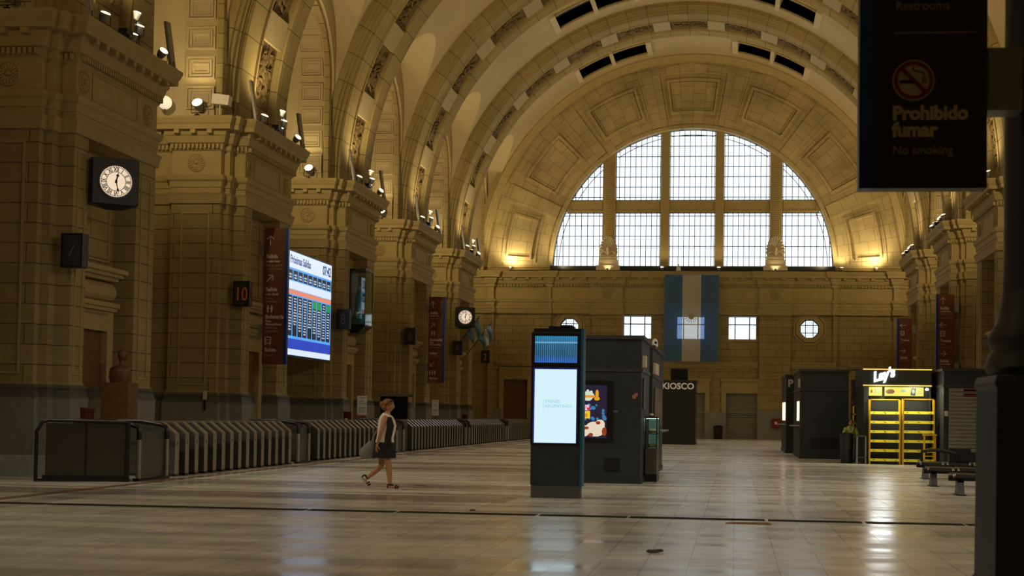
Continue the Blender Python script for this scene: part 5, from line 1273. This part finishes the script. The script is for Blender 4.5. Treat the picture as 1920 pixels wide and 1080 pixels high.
hand_chains(m, (-.068, -.198, .815), (.5, .6, .1), (-.15, .1, -1), 1, .95, .45); hand_chains(m, (-.018, .208, .835), (.5, -.6, .1), (.1, 0, -1), -1, .95, .6)
# feet
m.tube([(.13, -.085, .07), (.19, -.085, .055), (.27, -.087, .045), (.325, -.09, .042)], [.035, .038, .036, .022], 10)
fa = V((-.335, .085, .185)); m.tube([fa+V((-.035, 0, -.015)), fa+V((-.01, 0, -.06)), fa+V((.02, 0, -.11)), fa+V((.035, 0, -.15))], [.033, .036, .035, .022], 10)
m.build('body', SKIN, w_, smooth=80)
def ringz(cx, cy, z, rx, ry, n=28, tilt=0, p=2.3):
    out = []
    for k in range(n):
        a = 2*PI*k/n; c_, s_ = math.cos(a), math.sin(a)
        out.append((cx+rx*math.copysign(abs(c_)**(2/p), c_), cy+ry*math.copysign(abs(s_)**(2/p), s_), z+tilt*c_))
    return out
top = [(.015, .79, .175, .185, .0), (.02, .86, .165, .18, 0), (.03, .95, .15, .168, 0), (.05, 1.06, .158, .168, 0), (.06, 1.16, .165, .17, 0), (.05, 1.25, .148, .170, 0), (.045, 1.32, .115, .155, 0), (.045, 1.365, .078, .10, -.015), (.05, 1.38, .062, .062, -.02)]
m = MB(); m.loft([ringz(x, 0, z, rx, ry, tilt=t) for x, z, rx, ry, t in top], caps=False)
o = m.build('white_top', mat('white_knit', (.74, .68, .56), .8, bump=.1), w_, smooth=80)
for i0, i1 in ((3, 8), (28, 33)):
    m = MB(); rg = []
    for x, z, rx, ry, t in top[:-2]:
        full_ = ringz(x, 0, z, rx*1.02+.003, ry*1.02+.003, 36, t); rg.append(full_[i0:i1+1])
    m.loft(rg, caps=False, closed=False); o = m.build('black_side_panel', M['blackcloth'], w_, smooth=80); so = o.modifiers.new('s', 'SOLIDIFY'); so.thickness = .004
m = MB(); m.loft([ringz(.0+q[0], 0, q[1], q[2], q[3]) for q in ((.02, .86, .168, .182), (.01, .80, .18, .19), (.015, .72, .198, .195), (.015, .63, .213, .198), (.01, .575, .218, .20))]+[ringz(.01, 0, .575, .205, .185), ringz(.01, 0, .7, .17, .17)], caps=False); m.build('black_skirt', M['blackcloth'], w_, smooth=80)
m = MB(); m.ell((.065, 0, 1.555), (.108, .088, .098), RH, 18, 12); m.ell((.02, 0, 1.50), (.075, .078, .07), RH, 14, 10); hair = m.build('hair', mat('auburn_hair', (.20, .075, .02), .55, noise=.4, nscale=30), w_, smooth=80)
m = MB(); m.ell((-.035, 0, 1.545), (.055, .055, .06), None, 14, 10); m.build('hair_bun', hair.data.materials[0], hair, smooth=80)
m = MB(); m.tube([(.03, -.088, 1.53), (.10, -.092, 1.585), (.13, -.08, 1.60)], .006, 6)
for sy in (-1, 1): m.ell((.135, sy*.04, 1.605), (.022, .033, .03), Matrix.Rotation(.6, 3, 'Y'), 10, 6)
m.build('sunglasses', M['black'], w_, smooth=60)
def sandal(pts, up, parent):
    m = MB(); m.loft(pts); return m.build('sandal_sole', M['sole'], parent, smooth=30)
M['sole'] = mat('pale_sole', (.45, .42, .38), .6)
def shoe(o3, fwd, upv, rw):
    f = Vector(fwd).normalized(); u = Vector(upv).normalized(); r = f.cross(u); rings = []
    for h in (0, .018, .034):
        rg = []
        for t, wd in ((-.06, .028), (-.03, .036), (.03, .033), (.09, .036), (.15, .043), (.19, .035), (.215, .018)): rg.append(Vector(o3)+f*t+u*h+r*wd)
        for t, wd in ((.215, .018), (.19, .035), (.15, .043), (.09, .036), (.03, .033), (-.03, .036), (-.06, .028)): rg.append(Vector(o3)+f*t+u*h-r*wd)
        rings.append(rg)
    m = MB(); m.loft(rings); s_ = m.build('sandal', M['sole'], w_)
    m = MB()
    for t, hgt in ((.15, .05), (.11, .06)): m.tube([Vector(o3)+f*t+r*.044*math.cos(a)+u*(.03+hgt*math.sin(a)) for a in (PI*i/8 for i in range(9))], .012, 6)
    m.tube([Vector(o3)+f*.0+r*.042*math.cos(a)+u*.10-f*.045*math.sin(a)+f*.01 for a in (2*PI*i/14 for i in range(15))], .011, 6)
    m.tube([Vector(o3)+f*-.045+u*.03, Vector(o3)+f*-.045+u*.10], .014, 6); m.build('sandal_strap', M['blackcloth'], s_, smooth=60)
shoe((.155, -.087, 0), (1, 0, 0), (0, 0, 1), 0)
shoe(fa+V((-.075, 0, -.02)), (.62, 0, -.78), (.78, 0, .62), 0)
bag = empty('handbag', (WOM[0]-.31, WOM[1]+.2, .55), 'slouchy grey green bag hanging behind the walking woman', 'bag')
m = MB(); m.loft([ringz(x, 0, z, rx, ry, 20) for x, z, rx, ry in ((-.02, 0, .12, .05), (-.02, .02, .15, .07), (-.03, .10, .165, .08), (-.02, .19, .14, .07), (.01, .26, .09, .05), (.03, .32, .05, .03))]); m.build('pouch', mat('bag_grey', (.20, .20, .16), .7, noise=.2, nscale=12, bump=.3), bag, smooth=70)
m = MB(); m.tube([(.02, 0, .26), (.06, -.0, .38), (.13, 0, .52), (.22, -.02, .66), (.33, -.03, .80)], .013, 8); m.build('strap', mat('bag_strap', (.32, .24, .13), .6), bag, smooth=70)
# man in the vest, leaning over the bin
mn = empty('person', (3.74, 47.0, 0), 'man in a yellow safety vest bending over behind the tall black bin', 'person')
P2 = {'pelvis': (V((0, .12, .78)), (.13, .12)), 'waist': (V((0, .07, .90)), .12), 'chest': (V((0, -.02, 1.02)), (.14, .12)), 'ub': (V((0, -.08, 1.12)), (.11, .09)), 'neck': (V((0, -.13, 1.18)), .05),
      'sR': (V((-.17, -.08, 1.10)), .055), 'eR': (V((-.22, -.12, .88)), .042), 'wR': (V((-.12, -.25, .84)), .03), 'sL': (V((.17, -.08, 1.10)), .055), 'eL': (V((.23, -.12, .88)), .042), 'wL': (V((.12, -.25, .86)), .03),
      'hR': (V((-.09, .1, .74)), .095), 'kR': (V((-.10, .02, .44)), .065), 'aR': (V((-.10, .08, .09)), .045), 'hL': (V((.09, .1, .74)), .095), 'kL': (V((.10, .02, .44)), .065), 'aL': (V((.10, .08, .09)), .045)}
E2 = [('pelvis', 'waist'), ('waist', 'chest'), ('chest', 'ub'), ('ub', 'neck'), ('ub', 'sR'), ('sR', 'eR'), ('eR', 'wR'), ('ub', 'sL'), ('sL', 'eL'), ('eL', 'wL'), ('pelvis', 'hR'), ('hR', 'kR'), ('kR', 'aR'), ('pelvis', 'hL'), ('hL', 'kL'), ('kL', 'aL')]
m = MB(); v, f = skin_mesh(P2, E2, 'pelvis'); m.add(v, f); head_mesh(m, (0, -.17, 1.28), Matrix.Rotation(-PI/2, 3, 'Z') @ Matrix.Rotation(.3, 3, 'Y'), .95)
hand_chains(m, (-.12, -.25, .84), (.2, .2, -1), (.5, -.8, .0), 1, 1, .6); hand_chains(m, (.12, -.25, .86), (-.2, .2, -1), (-.5, -.8, .0), -1, 1, .6)
m.build('body', SKINM, mn, smooth=80)
m = MB(); m.loft([ringz(0, y, z, rx, ry) for y, z, rx, ry in ((.12, .72, .17, .15), (.08, .88, .165, .14), (0, 1.0, .175, .14), (-.06, 1.10, .18, .125), (-.09, 1.16, .12, .09), (-.11, 1.19, .07, .065))], caps=False)
for sx in (-1, 1): m.tube([(sx*.15, -.08, 1.11), (sx*.2, -.1, .99), (sx*.225, -.12, .90)], [.07, .062, .056], 10)
m.build('safety_vest', mat('safety_yellow', (.42, .50, .06), .6), mn, smooth=80)
m = MB(); m.cb((-.05, -.205, 1.07), (.022, .01, .20), Matrix.Rotation(-.35, 3, 'Y')); m.cb((.05, -.205, 1.07), (.022, .01, .20), Matrix.Rotation(.35, 3, 'Y')); m.build('vest_stripe', M['white'], mn)
for sx in (-1, 1): m = MB(); m.tube([(sx*.085, .12, .80), (sx*.10, .03, .45), (sx*.10, .08, .08)], [.12, .085, .07], 12); m.build('trouser_leg', mat('grey_trousers', (.22, .23, .2), .8), mn, smooth=70); m = MB(); m.tube([(sx*.10, .12, .05), (sx*.10, -.12, .04)], [.05, .04], 10); m.build('shoe', M['black'], mn, smooth=60)
m = MB(); m.ell((0, -.15, 1.32), (.08, .095, .085)); m.build('hair', M['blackcloth'], mn, smooth=80)
